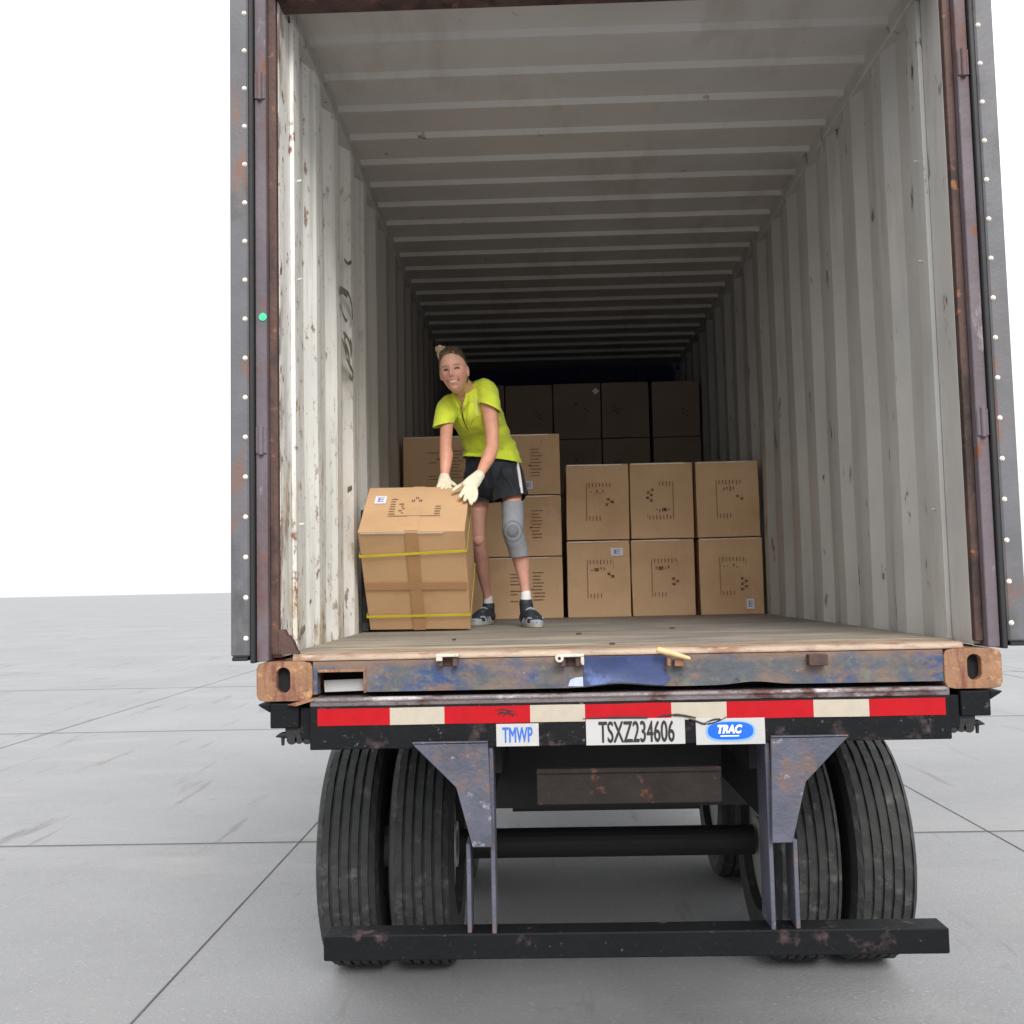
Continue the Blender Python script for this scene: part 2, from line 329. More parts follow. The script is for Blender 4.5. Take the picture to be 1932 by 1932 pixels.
# top rails, header
bm = bmesh.new(); box(bm, -1.165, 1.165, -.02, .12, 2.29, 2.43); fin(bm, 'door_header', M['rustpost'], cont, bevel=.006)
for s in (-1, 1):
    bm = bmesh.new(); box(bm, min(s*1.14, s*1.21), max(s*1.14, s*1.21), .125, CL, 2.33, 2.42); fin(bm, 'top_rail', M['wall_in'], cont, bevel=.004)
    bm = bmesh.new(); box(bm, min(s*1.16, s*1.215), max(s*1.16, s*1.215), .165, CL, -.19, -.022); fin(bm, 'bottom_rail', M['rustpost'], cont, bevel=.004)
# roof: transverse corrugations
P = .2928; prof = [(.121, 2.398)]
y = 3.1015-P*10+.02
while y < CL-.15:
    for q, z in ((y-.03, 2.398), (y-.012, 2.376), (y+.012, 2.376), (y+.05, 2.398)):
        if .14 < q < CL+.02: prof.append((q, z))
    y += P
prof.append((CL+.038, 2.398))
bm = bmesh.new(); prism(bm, prof+[(q, z+.01) for q, z in prof[::-1]], 'x', -1.168, 1.168)
fin(bm, 'roof_panel', M['roof'], cont)
bm = bmesh.new(); box(bm, -1.2, 1.2, CL+.04, CL+.06, -.15, 2.42)
for i in range(10): box(bm, -1.12+i*.235, -1.0+i*.235, CL+.0, CL+.039, 0.02, 2.39)
fin(bm, 'end_wall', M['blue_back'], cont)
# floor and threshold
bm = bmesh.new(); box(bm, -1.145, 1.145, .165, CL+.03, -.03, 0)
fin(bm, 'floor_deck', M['floor'], cont)
bm = bmesh.new()
prism(bm, [(-.03, -.012), (-.024, -.002), (-.012, .002), (.16, .002), (.16, -.02), (-.03, -.02)], 'x', -1.10, 1.10)
o = fin(bm, 'threshold_plate', M['sillplate'], cont, bevel=.002)
DEB = [(1092, 1197, .012, 'small dark wood chip on the floor below the right-hand stack\'s left end'), (1268, 1186, .012, 'dark scrap on the floor in front of the right-hand cartons'),
       (857, 1208, .008, 'tiny dark crumb on the threshold under the tilted box'), (1155, 1216, .010, 'dark splinter lying on the front edge of the floor')]
debris_spots = []
for u, v, w_, lab in DEB:
    q = (at(u, v, .9)-Vector((CX, CY, CZ))); t = (0.002-CZ)/q.z; debris_spots.append((Vector((CX, CY, CZ))+q*t, w_, lab))
# sill rail with a lower dent and forklift-style opening at the left
nx = 120; xs = np.linspace(-.8562, 1.032, nx); bm = bmesh.new()
W0, W1, WT, WB = -1.018, -.862, -.058, -.119   # slot
def rail_bottom(x):
    d = .011*math.exp(-((x-(-.02))/.09)**2) + .01*math.exp(-((x-.42)/.08)**2)
    return -.124+d
def railverts(x):
    bulge = .006*math.exp(-((x)/.12)**2)
    zs = np.linspace(-.022, rail_bottom(x), 8)
    return [(x, -.028+bulge*math.sin(i/7*PI)+.0015*noise.noise(Vector((x*14, i*.6, 0))), z) for i, z in enumerate(zs)]
prev = None
for x in xs:
    cur = [bm.verts.new(p) for p in railverts(x)]
    cur += [bm.verts.new((x, .02, rail_bottom(x))), bm.verts.new((x, .02, -.022))]
    if prev:
        for i in range(len(cur)): bm.faces.new((prev[i], prev[(i+1) % len(cur)], cur[(i+1) % len(cur)], cur[i]))
    else: bm.faces.new(cur)
    prev = cur
bm.faces.new(prev[::-1])
box(bm, -1.032, -.8565, -.028, .02, -.055, -.022)
box(bm, -1.032, W0, -.028, .02, -.13, -.0555)
o = fin(bm, 'sill_rail', M['sillrail'], cont)
bm = bmesh.new(); box(bm, W0+.002, W1+.004, -.033, .1, WT+.0005, WT+.009); box(bm, W1-.002, W1+.0055, -.033, .1, WB-.008, WT)
fin(bm, 'slot_frame', M['casting'], cont, bevel=.001)
bm = bmesh.new(); prism(bm, [(-1.006, -.128), (-1.008, -.089), (-.864, -.086), (-.864, -.125)], 'y', .03, .036)
fin(bm, 'white_plate', M['placard'], cont)
bm = bmesh.new(); box(bm, -1.03, -.84, .14, .15, -.19, -.025); fin(bm, 'slot_backing', M['hole'], cont)
bm = bmesh.new(); box(bm, -1.1, 1.1, .151, .163, -.20, -.031); fin(bm, 'dark_backing_plate', M['hole'], cont)  # plate added to keep the gap below the rail dark
# painted patch and smear, 2 mm proud of the rail
bm = bmesh.new(); n = 24; a = []; b = []
for i in range(n+1):
    x = -.138+i*.271/n; bt = rail_bottom(x)+.004
    col = []
    for j in range(7):
        z = -.0225+(bt+.0225)*j/6; yy = -.0305+.006*math.exp(-(x/.12)**2)*math.sin((j)/6*PI)-.0016-.0025*abs(noise.noise(Vector((x*9, z*20, 3))))
        if i == n: x2 = x+.012*math.sin(j*1.7)
        else: x2 = x
        col.append(bm.verts.new((x2, yy, z)))
    if a:
        for j in range(6): bm.faces.new((a[j], a[j+1], col[j+1], col[j]))
    a = col
fin(bm, 'blue_paint_patch', M['bluepatch'], cont, smooth=True)
bm = bmesh.new(); prism(bm, [(-.19, -.118), (-.183, -.097), (-.165, -.09), (-.141, -.088), (-.1405, -.119)], 'y', -.0315, -.0295)
fin(bm, 'white_paint_smear', M['whitepaint'], cont)
# lock keepers
for i, (px, py) in enumerate([(845, 1243), (1076, 1243)]):
    c = at(px, py, -.05); bm = bmesh.new()
    prism(bm, [(c.x-.032, -.027), (c.x-.032, -.062), (c.x-.016, -.062), (c.x-.016, -.034), (c.x+.016, -.034), (c.x+.016, -.062), (c.x+.032, -.062), (c.x+.032, -.027)], 'z', c.z-.024, c.z+.006)
    fin(bm, 'lock_keeper', M['rustpost'], cont, bevel=.002)
    bm = bmesh.new()
    if i == 0: box(bm, c.x-.037, c.x+.037, -.072, -.03, c.z+.007, c.z+.017); box(bm, c.x-.037, c.x-.016, -.073, -.0625, c.z-.006, c.z+.007)
    else:
        box(bm, c.x-.03, c.x+.044, -.072, -.03, c.z+.007, c.z+.017); box(bm, c.x+.033, c.x+.044, -.072, -.03, c.z-.02, c.z+.0065)
        cyl(bm, (c.x-.036, -.074, c.z+.004), (c.x-.036, -.04, c.z+.004), .014, n=16)
    fin(bm, 'keeper_cap', M['steel_white'], cont, bevel=.002)
    if i:
        bm = bmesh.new(); cyl(bm, (c.x-.036, -.0755, c.z+.004), (c.x-.036, -.0745, c.z+.004), .005, n=12); fin(bm, 'bolt_hole', M['hole'], cont)
c = at(1270, 1240, -.06); bm = bmesh.new()
chain(bm, [c+Vector((-.045, -.01, .024)), c+Vector((0, -.012, .012)), c+Vector((.05, -.006, -.004))], [.011, .009, .006], n=12)
fin(bm, 'keeper_handle', M['tanwood'], cont, smooth=True)
bm = bmesh.new(); box(bm, c.x-.02, c.x-.008, -.066, -.028, c.z-.028, c.z+.002); box(bm, c.x+.004, c.x+.034, -.06, -.028, c.z-.03, c.z-.008); fin(bm, 'lock_keeper', M['casting'], cont, bevel=.002)
c = Vector((.62, -.05, -.04)); bm = bmesh.new(); box(bm, c.x-.03, c.x+.03, -.066, -.028, c.z-.024, c.z+.012); fin(bm, 'lock_keeper', M['rustpost'], cont, bevel=.002)
# corner castings with their oval holes
for s in (-1, 1):
    bm = bmesh.new(); n = 32; cx = s*1.130; cz = -.081
    x0, x1, z0, z1 = cx-.088, cx+.098, -.15, -.020
    if s > 0: x0, x1 = cx-.098, cx+.088
    x0, x1 = (-1.219, -1.033) if s < 0 else (1.033, 1.219)
    outer = []; inner = []
    for i in range(n):
        a = 2*PI*i/n; ca, sa = math.cos(a), math.sin(a)
        ix = cx+.023*ca; iz = cz+(.019 if sa > 0 else -.019)+.023*sa if abs(sa) > .01 else cz+.023*sa
        hw, hh = (x1-x0)/2, (z1-z0)/2; k = (abs(ca)**8+abs(sa)**8)**(-1/8)
        ox = (x0+x1)/2+hw*max(-1, min(1, ca*k)); oz = (z0+z1)/2+hh*max(-1, min(1, sa*k))
        outer.append((ox, oz)); inner.append((ix, iz))
    yf, yb = -.034, .15
    vo = [bm.verts.new((p[0], yf, p[1])) for p in outer]; vi = [bm.verts.new((p[0], yf, p[1])) for p in inner]
    vi2 = [bm.verts.new((p[0], yf+.03, p[1])) for p in inner]; vb = [bm.verts.new((p[0], yb, p[1])) for p in outer]
    for i in range(n):
        j = (i+1) % n
        bm.faces.new((vo[i], vo[j], vi[j], vi[i])); bm.faces.new((vi[i], vi[j], vi2[j], vi2[i])); bm.faces.new((vo[j], vo[i], vb[i], vb[j]))
    bm.faces.new(vb)
    cs = fin(bm, 'corner_casting', M['casting'], cont, bevel=.002)
    bm = bmesh.new(); box(bm, cx-.03, cx+.03, -.003, .0, -.13, -.035); fin(bm, 'casting_cavity', M['hole'], cs)
# doors folded back along the sides
for s in (-1, 1):
    X = lambda a, b: (min(s*a, s*b), max(s*a, s*b))
    bm = bmesh.new(); box(bm, *X(1.2375, 1.300), -.05, 1.08, .0, 2.30)
    for k in range(3): box(bm, *X(1.3005, 1.32), .12+k*.32, .30+k*.32, .08, 2.2)
    d = fin(bm, 'door', M['doorgrey'], cont, bevel=.006)
    bm = bmesh.new(); box(bm, *X(1.2205, 1.237), -.046, 1.07, -.022, 2.31); box(bm, *X(1.245, 1.298), -.045, 1.0, -.014, -.001); fin(bm, 'door_gasket', M['black'], d, bevel=.003)
    for k in range(17):
        z = .06+k*.134; bm = bmesh.new(); cyl(bm, (s*1.249, -.050, z), (s*1.249, -.056, z), .009, .005, 10)
        fin(bm, 'rivet', M['rivet'], d)
# scuffs and scrawls on the pale wall: thin raised smears
def wx(px, py):
    d = at(px, py, 1)-Vector((CX, CY, CZ)); t = (-1.137-CX)/d.x; return Vector((CX, CY, CZ))+d*t
scr = [[(642, 543), (650, 548), (658, 556), (662, 572)], [(641, 551), (648, 552), (655, 560)], [(643, 572), (646, 590), (652, 604), (655, 604)],
       [(660, 560), (664, 580), (665, 602)], [(648, 628), (655, 636), (660, 650), (663, 664)], [(652, 630), (650, 645), (656, 662), (660, 684)],
       [(660, 640), (664, 655), (662, 672)], [(646, 640), (650, 655), (654, 668)], [(654, 676), (660, 690), (666, 704), (664, 716), (659, 708)],
       [(650, 490), (656, 497), (663, 494)], [(656, 925), (664, 920)], [(568, 1194), (573, 1188), (575, 1182)], [(562, 1186), (563, 1196), (568, 1200)]]
for st in scr:
    p = [wx(*q) for q in st]
    bm = bmesh.new(); chain(bm, p, [(.008+.008*random.random(), .0012) for _ in p], wide=(0, 1, .2), n=6, k=3); fin(bm, 'scrawl_mark', M['scuff'], wl)

# ------------------------------------------------------------------ chassis trailer under the container
tr = empty('container_chassis', (0, 0, -1.45))
tag(tr, 'black container chassis trailer with red and white reflective tape and white placards', 'trailer')
tz = 1.45
def P_(bm, name, m, parent=tr, **k):
    bmesh.ops.translate(bm, verts=bm.verts, vec=(0, 0, tz) if parent is tr else (0, 0, 0)); return fin(bm, name, m, parent, **k)
bm = bmesh.new(); box(bm, -1.037, 1.037, -.06, .11, -.306, -.1685); bolster = P_(bm, 'rear_bolster', M['chassis'], bevel=.003)
bm = bmesh.new(); box(bm, -1.037, 1.037, -.058, .1, -.168, -.142)
bmesh.ops.rotate(bm, verts=bm.verts, cent=(0, 0, -.15), matrix=Matrix.Rotation(0, 3, 'X'))
cyl(bm, (-1.03, -.05, -.148), (1.03, -.05, -.148), .0105, n=16); P_(bm, 'top_bar', M['topbar'], bevel=.003)
bm = bmesh.new(); prism(bm, [(-1.11, -.158), (-1.03, -.14), (-1.02, -.1405), (-1.02, -.145), (-1.08, -.162)], 'y', -.066, .05); P_(bm, 'bent_flange', M['casting'])
# ends with the twist locks
for s in (-1, 1):
    X = lambda a, b: (min(s*a, s*b), max(s*a, s*b))
    bm = bmesh.new(); box(bm, *X(1.0375, 1.075), -.035, .1, -.276, -.1695); box(bm, *X(1.076, 1.171), -.045, .09, -.236, -.1565)
    prism(bm, [(s*1.172, -.157), (s*1.215, -.158), (s*1.205, -.166), (s*1.172, -.186)], 'y', -.04, .06)
    P_(bm, 'bolster_end', M['chassis'], bevel=.003)
    bm = bmesh.new(); box(bm, *X(1.0378, 1.125), -.03, .06, -.2655, -.2365)
    for k, (x, r) in enumerate(((1.052, .017), (1.078, .015), (1.103, .017))): cyl(bm, (s*x, -.034, -.274), (s*x, .05, -.274), r, n=14)
    chain(bm, [(s*1.11, 0, -.268), (s*1.135, -.01, -.262), (s*1.158, -.015, -.266)], [.007, .011, .003], n=10)
    cyl(bm, (s*1.138, -.01, -.262), (s*1.138, -.01, -.296), .007, .005, 10)
    P_(bm, 'twist_lock', M['black'])
# reflective tape
xb = -1.011; segs = [.23]
x = xb; k = 0; lens = [.2375, .1778, .2794, .1778, .2794, .1778, .2794, .1778, .2794, .1778]
for i, L_ in enumerate(lens):
    x1 = min(x+L_, 1.02)
    if x1 <= x: break
    bm = bmesh.new(); nn = 8
    vs = []
    for j in range(nn+1):
        xx = x+(x1-x)*j/nn; j0 = .0012*noise.noise(Vector((xx*6, 0, 0)))
        vs.append([bm.verts.new((xx, yy, zz)) for yy, zz in ((-.0605, -.1735+j0), (-.062, -.1735+j0), (-.062, -.2285+j0), (-.0605, -.2285+j0))])
    for a, b in zip(vs[:-1], vs[1:]):
        for q in range(4): bm.faces.new((a[q], a[(q+1) % 4], b[(q+1) % 4], b[q]))
    bm.faces.new(vs[0]); bm.faces.new(vs[-1][::-1])
    P_(bm, 'reflective_strip', M['red'] if i % 2 == 0 else M['white_tape']); x = x1
# grease scrapes on the tape and over the placard
bm = bmesh.new()
for st in ([(935, 1340), (948, 1338), (960, 1340), (972, 1343)], [(940, 1348), (950, 1345), (965, 1347), (976, 1347)], [(950, 1352), (958, 1342), (968, 1351)], [(940, 1346), (946, 1343), (955, 1346)]):
    p = [at(*q, -.0625) for q in st]; chain(bm, p, [.0012, .0022, .002, .001][:len(p)], n=6, k=3)
P_(bm, 'grease_scrape', M['sludge']); bm = bmesh.new()
for st in ([(1240, 1353), (1262, 1349), (1290, 1350), (1312, 1354)], [(1255, 1351), (1275, 1348), (1300, 1352)], [(1300, 1356), (1312, 1360), (1330, 1366), (1352, 1362), (1372, 1352)], [(1330, 1364), (1345, 1358), (1358, 1357)], [(1100, 1356), (1150, 1354), (1220, 1354)]):
    p = [at(*q, -.0655) for q in st]; chain(bm, p, [.001, .003, .0032, .002, .001][:len(p)], n=6, k=3)
P_(bm, 'grease_scrape', M['sludge'])
# placards
def plac(a, b, depth=.004):
    A = at(*a, -.0605); B = at(*b, -.0605); bm = bmesh.new(); box(bm, A.x, B.x, -.0605-depth, -.0605, B.z, A.z)
    return P_(bm, 'placard', M['placard'], bevel=.0008), A, B
p, A, B = plac((936, 1366), (1017, 1407)); w_, h_ = B.x-A.x, A.z-B.z
text('TMWP', h_*.66, w_*.70, 'lettering', M['ink_blue'], p, (A.x+w_*.15, -.0655, B.z+h_*.18+tz), 0, 0, .0009)
p, A, B = plac((1105, 1357), (1293, 1403)); w_, h_ = B.x-A.x, A.z-B.z
text('TSXZ234606', h_*.80, w_*.76, 'lettering', M['ink_black'], p, (A.x+w_*.13, -.0655, B.z+h_*.10+tz), 0, 0, .0012)
p, A, B = plac((1312, 1356), (1444, 1403)); w_, h_ = B.x-A.x, A.z-B.z
def oval(fx0, fx1, fz0, fz1, y, m, name, e=3.2):
    bm = bmesh.new(); cx, cz, hx, hz = A.x+w_*(fx0+fx1)/2, B.z+h_*(fz0+fz1)/2, w_*(fx1-fx0)/2, h_*(fz1-fz0)/2; pts = []
    for i in range(40):
        a = 2*PI*i/40; ca, sa = math.cos(a), math.sin(a); pts.append((cx+hx*math.copysign(abs(ca)**(2/e), ca), cz+tz+hz*math.copysign(abs(sa)**(2/e*1.3), sa)))
    prism(bm, pts, 'y', y, y+.0006); return fin(bm, name, m, p)
oval(.14, .86, .12, .90, -.0655, M['logo_pale'], 'logo_rim'); oval(.17, .83, .19, .86, -.0662, M['logo_blue'], 'logo_oval')
text('TRAC', h_*.34, w_*.36, 'lettering', M['logo_white'], p, (A.x+w_*.31, -.0668, B.z+h_*.42+tz), .05, .25)
bm = bmesh.new(); box(bm, A.x+w_*.35, A.x+w_*.62, -.0668, -.0664, B.z+h_*.31+tz, B.z+h_*.35+tz); fin(bm, 'underline', M['logo_white'], p)
# guard brackets, guard bar, centre channel
for s in (-1, 1):
    X = lambda a, b: (min(s*a, s*b), max(s*a, s*b))
    bm = bmesh.new(); prism(bm, [(s*.70, -.289), (s*.455, -.289), (s*.446, -.62), (s*.51, -.62), (s*.56, -.43), (s*.69, -.30)], 'y', -.078, -.0615); prism(bm, [(s*.70, -.288), (s*.455, -.288), (s*.455, -.284), (s*.70, -.284)], 'y', -.084, -.0615)
    prism(bm, [(-.048, -.3062), (-.048, -.29), (-.075, -.285), (-.075, -.2945)], 'x', *X(.455, .70)) if 0 else None
    box(bm, *X(.440, .454), -.05, .09, -.9, -.3066); box(bm, *X(.52, .534), -.04, .07, -.9, -.62)
    P_(bm, 'guard_bracket', M['bracket'], bevel=.002)
bm = bmesh.new(); box(bm, -1.0, 1.0, -.05, .05, -.98, -.90); P_(bm, 'guard_bar', M['chassis'], bevel=.004)
bm = bmesh.new(); box(bm, -.30, .30, -.03, .04, -.50, -.392); box(bm, -.30, .30, -.035, -.031, -.40, -.385); P_(bm, 'centre_channel', M['channel'], bevel=.003)
bm = bmesh.new()
for s in (-1, 1): box(bm, s*.48-.06, s*.48+.06, .111, 6.0, -.42, -.20); box(bm, s*.48-.012, s*.48+.012, .111, 6.0, -.6, -.4205)
for y in (.6, 1.7, 2.8, 4.0, 5.2): box(bm, -.41, .41, y, y+.08, -.55, -.22)
box(bm, -.62, .62, .95, .97, -.72, -.23)
P_(bm, 'frame_rail', M['chassis_dark'])
tyre_cache = []
def make_tyre(parent, x0, x1, y, zc):
    bm = bmesh.new(); n = 72; wd = x1-x0; Rr = .50
    prof = [(0, .30), (0.0, .44), (.05, .485), (.13, .498)]
    for g in range(5):
        a = .13+g*.155; prof += [(a+.005, .50), (a+.11, .50), (a+.115, .487), (a+.15, .487)]
    prof += [(.9, .498), (.96, .482), (1.0, .44), (1.0, .30)]
    rings = []
    for i in range(n):
        a = 2*PI*i/n; ring = []
        for j, (u, r) in enumerate(prof):
            r2 = r-(.006 if (i+j//2) % 3 == 0 and r > .49 else 0)
            ring.append(bm.verts.new((x0+u*wd, y+r2*math.cos(a), zc+r2*math.sin(a))))
        rings.append(ring)
    for i in range(n):
        A, B = rings[i], rings[(i+1) % n]
        for j in range(len(prof)-1): bm.faces.new((A[j], A[j+1], B[j+1], B[j]))
        bm.faces.new((A[-1], A[0], B[0], B[-1]))
    return fin(bm, 'tyre', M['tyre'], parent)
for y in (1.30, 2.55):
    for s in (-1, 1):
        wh = bpy.data.objects.new('wheel', None); C.objects.link(wh); wh.parent = tr; wh.empty_display_size = .1
        for (a, b) in ((.965, 1.225), (.665, .925)):
            x0, x1 = min(s*a, s*b), max(s*a, s*b); make_tyre(wh, x0, x1, y, .5)
            bm = bmesh.new(); cyl(bm, (x0+.04, y, .5), (x1-.04, y, .5), .298, n=32); cyl(bm, (x0+.01, y, .5), (x1-.01, y, .5), .10, n=20); fin(bm, 'rim', M['rim'], wh)
for y in (1.30, 2.55):
    bm = bmesh.new(); cyl(bm, (-.66, y, -.95), (.66, y, -.95), .065, n=20); box(bm, -.42, .42, y-.05, y+.05, -.80, -.62); P_(bm, 'axle', M['chassis_dark'])

for c, w_, lab in debris_spots:
    bm = bmesh.new(); prism(bm, [(-w_, -.006), (-w_*.3, -.011), (w_, -.004), (w_*.7, .009), (-w_*.6, .007)], 'z', 0, .006)
    tag(fin(bm, 'wood_chip', M['rustpost'], None, loc=(c.x, c.y, .0025)), lab, 'debris', 'scraps lying on the container floor')
# ------------------------------------------------------------------ cartons
def rects_mesh(rects, off=.0012):
    bm = bmesh.new()
    for f in rects:
        vs = [bm.verts.new(p) for p in f[0]]; bm.faces.new(vs)
        nv = f[1]
        top = [bm.verts.new(Vector(p)+Vector(nv)*off) for p in f[0]]; bm.faces.new(top)
        for i in range(4): bm.faces.new((vs[i], vs[(i+1) % 4], top[(i+1) % 4], top[i]))
    return bm
def print_layout(rng, rot, flip, dense=False):
    """rectangles in unit face space (u right, v up): thin lines and heavier stamps"""
    th, bo = [], []
    if not dense:
        th.append((.25, .315, .75, .325))
        for i in range(7): l = .045+.02*rng.random(); th.append((.25, .36+i*.055, .25+l, .375+i*.055))
        for i in range(4): l = .05+.015*rng.random(); th.append((.69, .36+i*.055, .69+l, .375+i*.055))
        for i in range(5):
            if rng.random() < .8: th.append((.33+rng.random()*.05, .38+i*.05, .37+rng.random()*.03, .40+i*.05))
        th.append((.27, .73, .27+.12*rng.random(), .735))
        c = .42+.1*rng.random()
        for i in range(rng.randint(2, 5)): u = c+.035*i; v = .62+.07*(i % 2)+.02*rng.random(); bo.append((u, v, u+.032, v+.045+.02*rng.random()))
        if rng.random() < .6: bo.append((.36, .42, .40, .50)); 
    else:
        for i in range(9):
            l = .10+.06*rng.random(); th.append((.62, .30+i*.055, .62+l, .312+i*.055))
            if rng.random() < .7: l = .08+.08*rng.random(); th.append((.33, .28+i*.055, .33+l, .292+i*.055))
        bo.append((.60, .46, .63, .49)); bo.append((.44, .60, .49, .63))
    st = []
    for (u0, v0, u1, v1) in bo:
        a, b = u1-u0, v1-v0
        st += [(u0, v0, u0+a*.2, v1), (u0+a*.2, v0+b*.4, u1, v0+b*.6), (u0+a*.6, v0, u0+a*.8, v0+b*rng.uniform(.7, 1.2)), (u0+a*.2, v1-b*.15, u1, v1)][:rng.randint(3, 4)]
    bo = st
    def tf(r):
        u0, v0, u1, v1 = r
        if rot: u0, v0, u1, v1 = v0, 1-u1, v1, 1-u0          # turn a quarter
        if flip: u0, v0, u1, v1 = 1-u1, 1-v1, 1-u0, 1-v0
        return (min(u0, u1), min(v0, v1), max(u0, u1), max(v0, v1))
    return [tf(r) for r in th], [tf(r) for r in bo]
def carton(w, d, h, m, rng, face='front', rot=True, flip=False, dense=False, label=None, far=False, prints=True):
    root = empty('cardboard_box')
    bm = bmesh.new(); box(bm, -w/2, w/2, 0, d, 0, h)
    bmesh.ops.subdivide_edges(bm, edges=bm.edges, cuts=5, use_grid_fill=True)
    for v in bm.verts:
        n = noise.noise_vector(v.co*4+Vector((rng.random()*0, root.name.__hash__() % 7, 1)))
        v.co += Vector((n.x*.003, n.y*.003 if v.co.y < .01 else 0, n.z*.002 if v.co.z > .01 else 0))
    fin(bm, 'carton_body', m, root, bevel=.004, seg=2)
    def rect(u0, v0, u1, v1, off=.0):
        if face == 'front': y = -.0055-off; P4 = [(-w/2+u*w, y, v*h) for u, v in ((u0, v0), (u1, v0), (u1, v1), (u0, v1))]; nv = (0, -1, 0)
        else: z = h+.0035+off; P4 = [(-w/2+u*w, v*d, z) for u, v in ((u0, v0), (u1, v0), (u1, v1), (u0, v1))]; nv = (0, 0, 1)
        return (P4, nv)
    if prints:
        th, bo = print_layout(rng, rot, flip, dense)
        fin(rects_mesh([rect(*r) for r in th], .0006), 'printed_text', M['print'], root)
        if bo: fin(rects_mesh([rect(*r, .0001*(i % 4)) for i, r in enumerate(bo)], .0006), 'stamped_mark', M['bold'], root)
    if not far:
        fin(rects_mesh([([(-w/2+.01, -.0052, h-.010), (w/2-.01-.1*rng.random(), -.0052, h-.010), (w/2-.01-.1*rng.random(), -.0052, h-.002), (-w/2+.01, -.0052, h-.002)], (0, -1, 0))], .0008), 'clear_tape', M['clear_tape'], root)
    if label:
        u, v, lw, lh = label
        lb = fin(rects_mesh([rect(u, v, u+lw, v+lh, .0008)], .0006), 'shipping_label', M['label'], root)
        fin(rects_mesh([rect(u+lw*.2, v+lh*f, u+lw*.8, v+lh*(f+.1), .0018) for f in (.2, .45, .7)]+[rect(u+lw*.3, v+lh*.2, u+lw*.45, v+lh*.8, .0019)], .0004), 'label_print', M['label_ink'], lb)
    return root
rng = random.Random(3)
G1 = 'cartons stacked two high against the right wall'
rows = [('left', -.0935), ('middle', .312), ('right', .742)]
spec = [  # col x0, z0, label text, label spec, flip, tilt
 (-.098, 0.0, 'brown carton with white label near its top corner, bottom left of the right-hand stack', (.70, .80, .19, .10), False),
 (.309, 0.0, 'brown carton without any label, bottom middle of the right-hand stack', None, False),
 (.737, 0.0, 'brown carton with white label in its lower right corner by the right wall', (.72, .07, .12, .13), False),
 (-.094, .489, 'brown carton with torn tape corner, upper left of the right-hand stack', None, False),
 (.314, .489, 'brown carton with upside-down print, upper middle of the right-hand stack', None, True),
 (.734, .489, 'brown carton at upper right of the right-hand stack beside the wall', None, False)]
for x0, z0, lab, lb, fl in spec:
    b = carton(.397, .57, .482, M['card'], rng, label=lb, flip=fl); tag(b, lab, 'box', G1)
    b.location = (x0+.2, 3.05+rng.uniform(0, .02), z0); b.rotation_euler = (0, R(rng.uniform(-.5, .5)) if z0 else 0, R(rng.uniform(-1, 1)))
G2 = 'cartons stacked three high behind the woman'
nm = ['bottom', 'middle', 'top']
for r in range(3):
    for c in range(2):
        side = ['left', 'right'][c]
        lb = (.545, .09, .10, .13) if (r == 2 and c == 1) else None
        b = carton(.497, .57, .388, M['card'], rng, rot=False, dense=True, label=lb)
        lab = {(2, 0): 'top left brown carton behind the woman\'s bare arm against the pale wall', (2, 1): 'top right brown carton with small white label beside the shorts\' white stripe',
               (1, 0): 'middle row brown carton hidden behind the strapped tan box', (1, 1): 'middle row brown carton behind the knee brace',
               (0, 0): 'bottom row brown carton hidden behind the strapped tan box', (0, 1): 'bottom row brown carton standing behind the woman\'s shoes'}[(r, c)]
        tag(b, lab, 'box', G2); b.location = (-.883+c*.508, 3.06+rng.uniform(0, .02), r*.394); b.rotation_euler = (0, 0, R(rng.uniform(-.8, .8)))
G3 = 'cartons piled at the dark far end'
cols = ['first', 'second', 'third', 'fourth', 'fifth']
far_lab = {(3, 0): 'dark carton in the far top row just behind the woman\'s back', (3, 1): 'dark carton in the far top row right of the woman\'s shoulder',
           (3, 2): 'far top-row carton with a pale diamond mark near its top', (3, 3): 'far top-row carton between the diamond-marked one and the one by the right wall', (3, 4): 'far top-row carton at the right end by the corrugated wall',
           (2, 2): 'dark carton directly under the diamond-marked one at the far end', (2, 3): 'dark carton in the far second row between two others', (2, 4): 'dark carton in the far second row nearest the right wall'}
for r in range(4):
    for c in range(5):
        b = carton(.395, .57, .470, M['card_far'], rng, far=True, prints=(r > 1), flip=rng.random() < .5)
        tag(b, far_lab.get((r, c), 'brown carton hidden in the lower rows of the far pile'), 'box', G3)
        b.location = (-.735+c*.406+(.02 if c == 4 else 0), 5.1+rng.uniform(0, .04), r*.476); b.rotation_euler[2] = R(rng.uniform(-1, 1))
        if (r, c) == (3, 2):
            bm = rects_mesh([([(.13, -.0065, .40), (.16, -.0065, .37), (.19, -.0065, .40), (.16, -.0065, .43)], (0, -1, 0))], .0006)
            o = fin(bm, 'diamond_label', M['label'], b)
            bm = bmesh.new(); 
bm = bmesh.new(); n = 14; V = []  # black slab added to darken the shaded gap beside the tipped box
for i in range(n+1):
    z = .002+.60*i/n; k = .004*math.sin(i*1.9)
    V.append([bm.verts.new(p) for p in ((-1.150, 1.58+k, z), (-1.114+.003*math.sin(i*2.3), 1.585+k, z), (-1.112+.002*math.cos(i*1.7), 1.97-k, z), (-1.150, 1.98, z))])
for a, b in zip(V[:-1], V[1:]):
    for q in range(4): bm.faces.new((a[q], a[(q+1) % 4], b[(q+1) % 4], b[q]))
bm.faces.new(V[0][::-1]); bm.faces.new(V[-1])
o = fin(bm, 'gap_shade_filler', M['black'], bevel=.006, seg=2); tag(o, 'added black filler for the shade between the pale wall and the strapped tan box', 'shade filler')
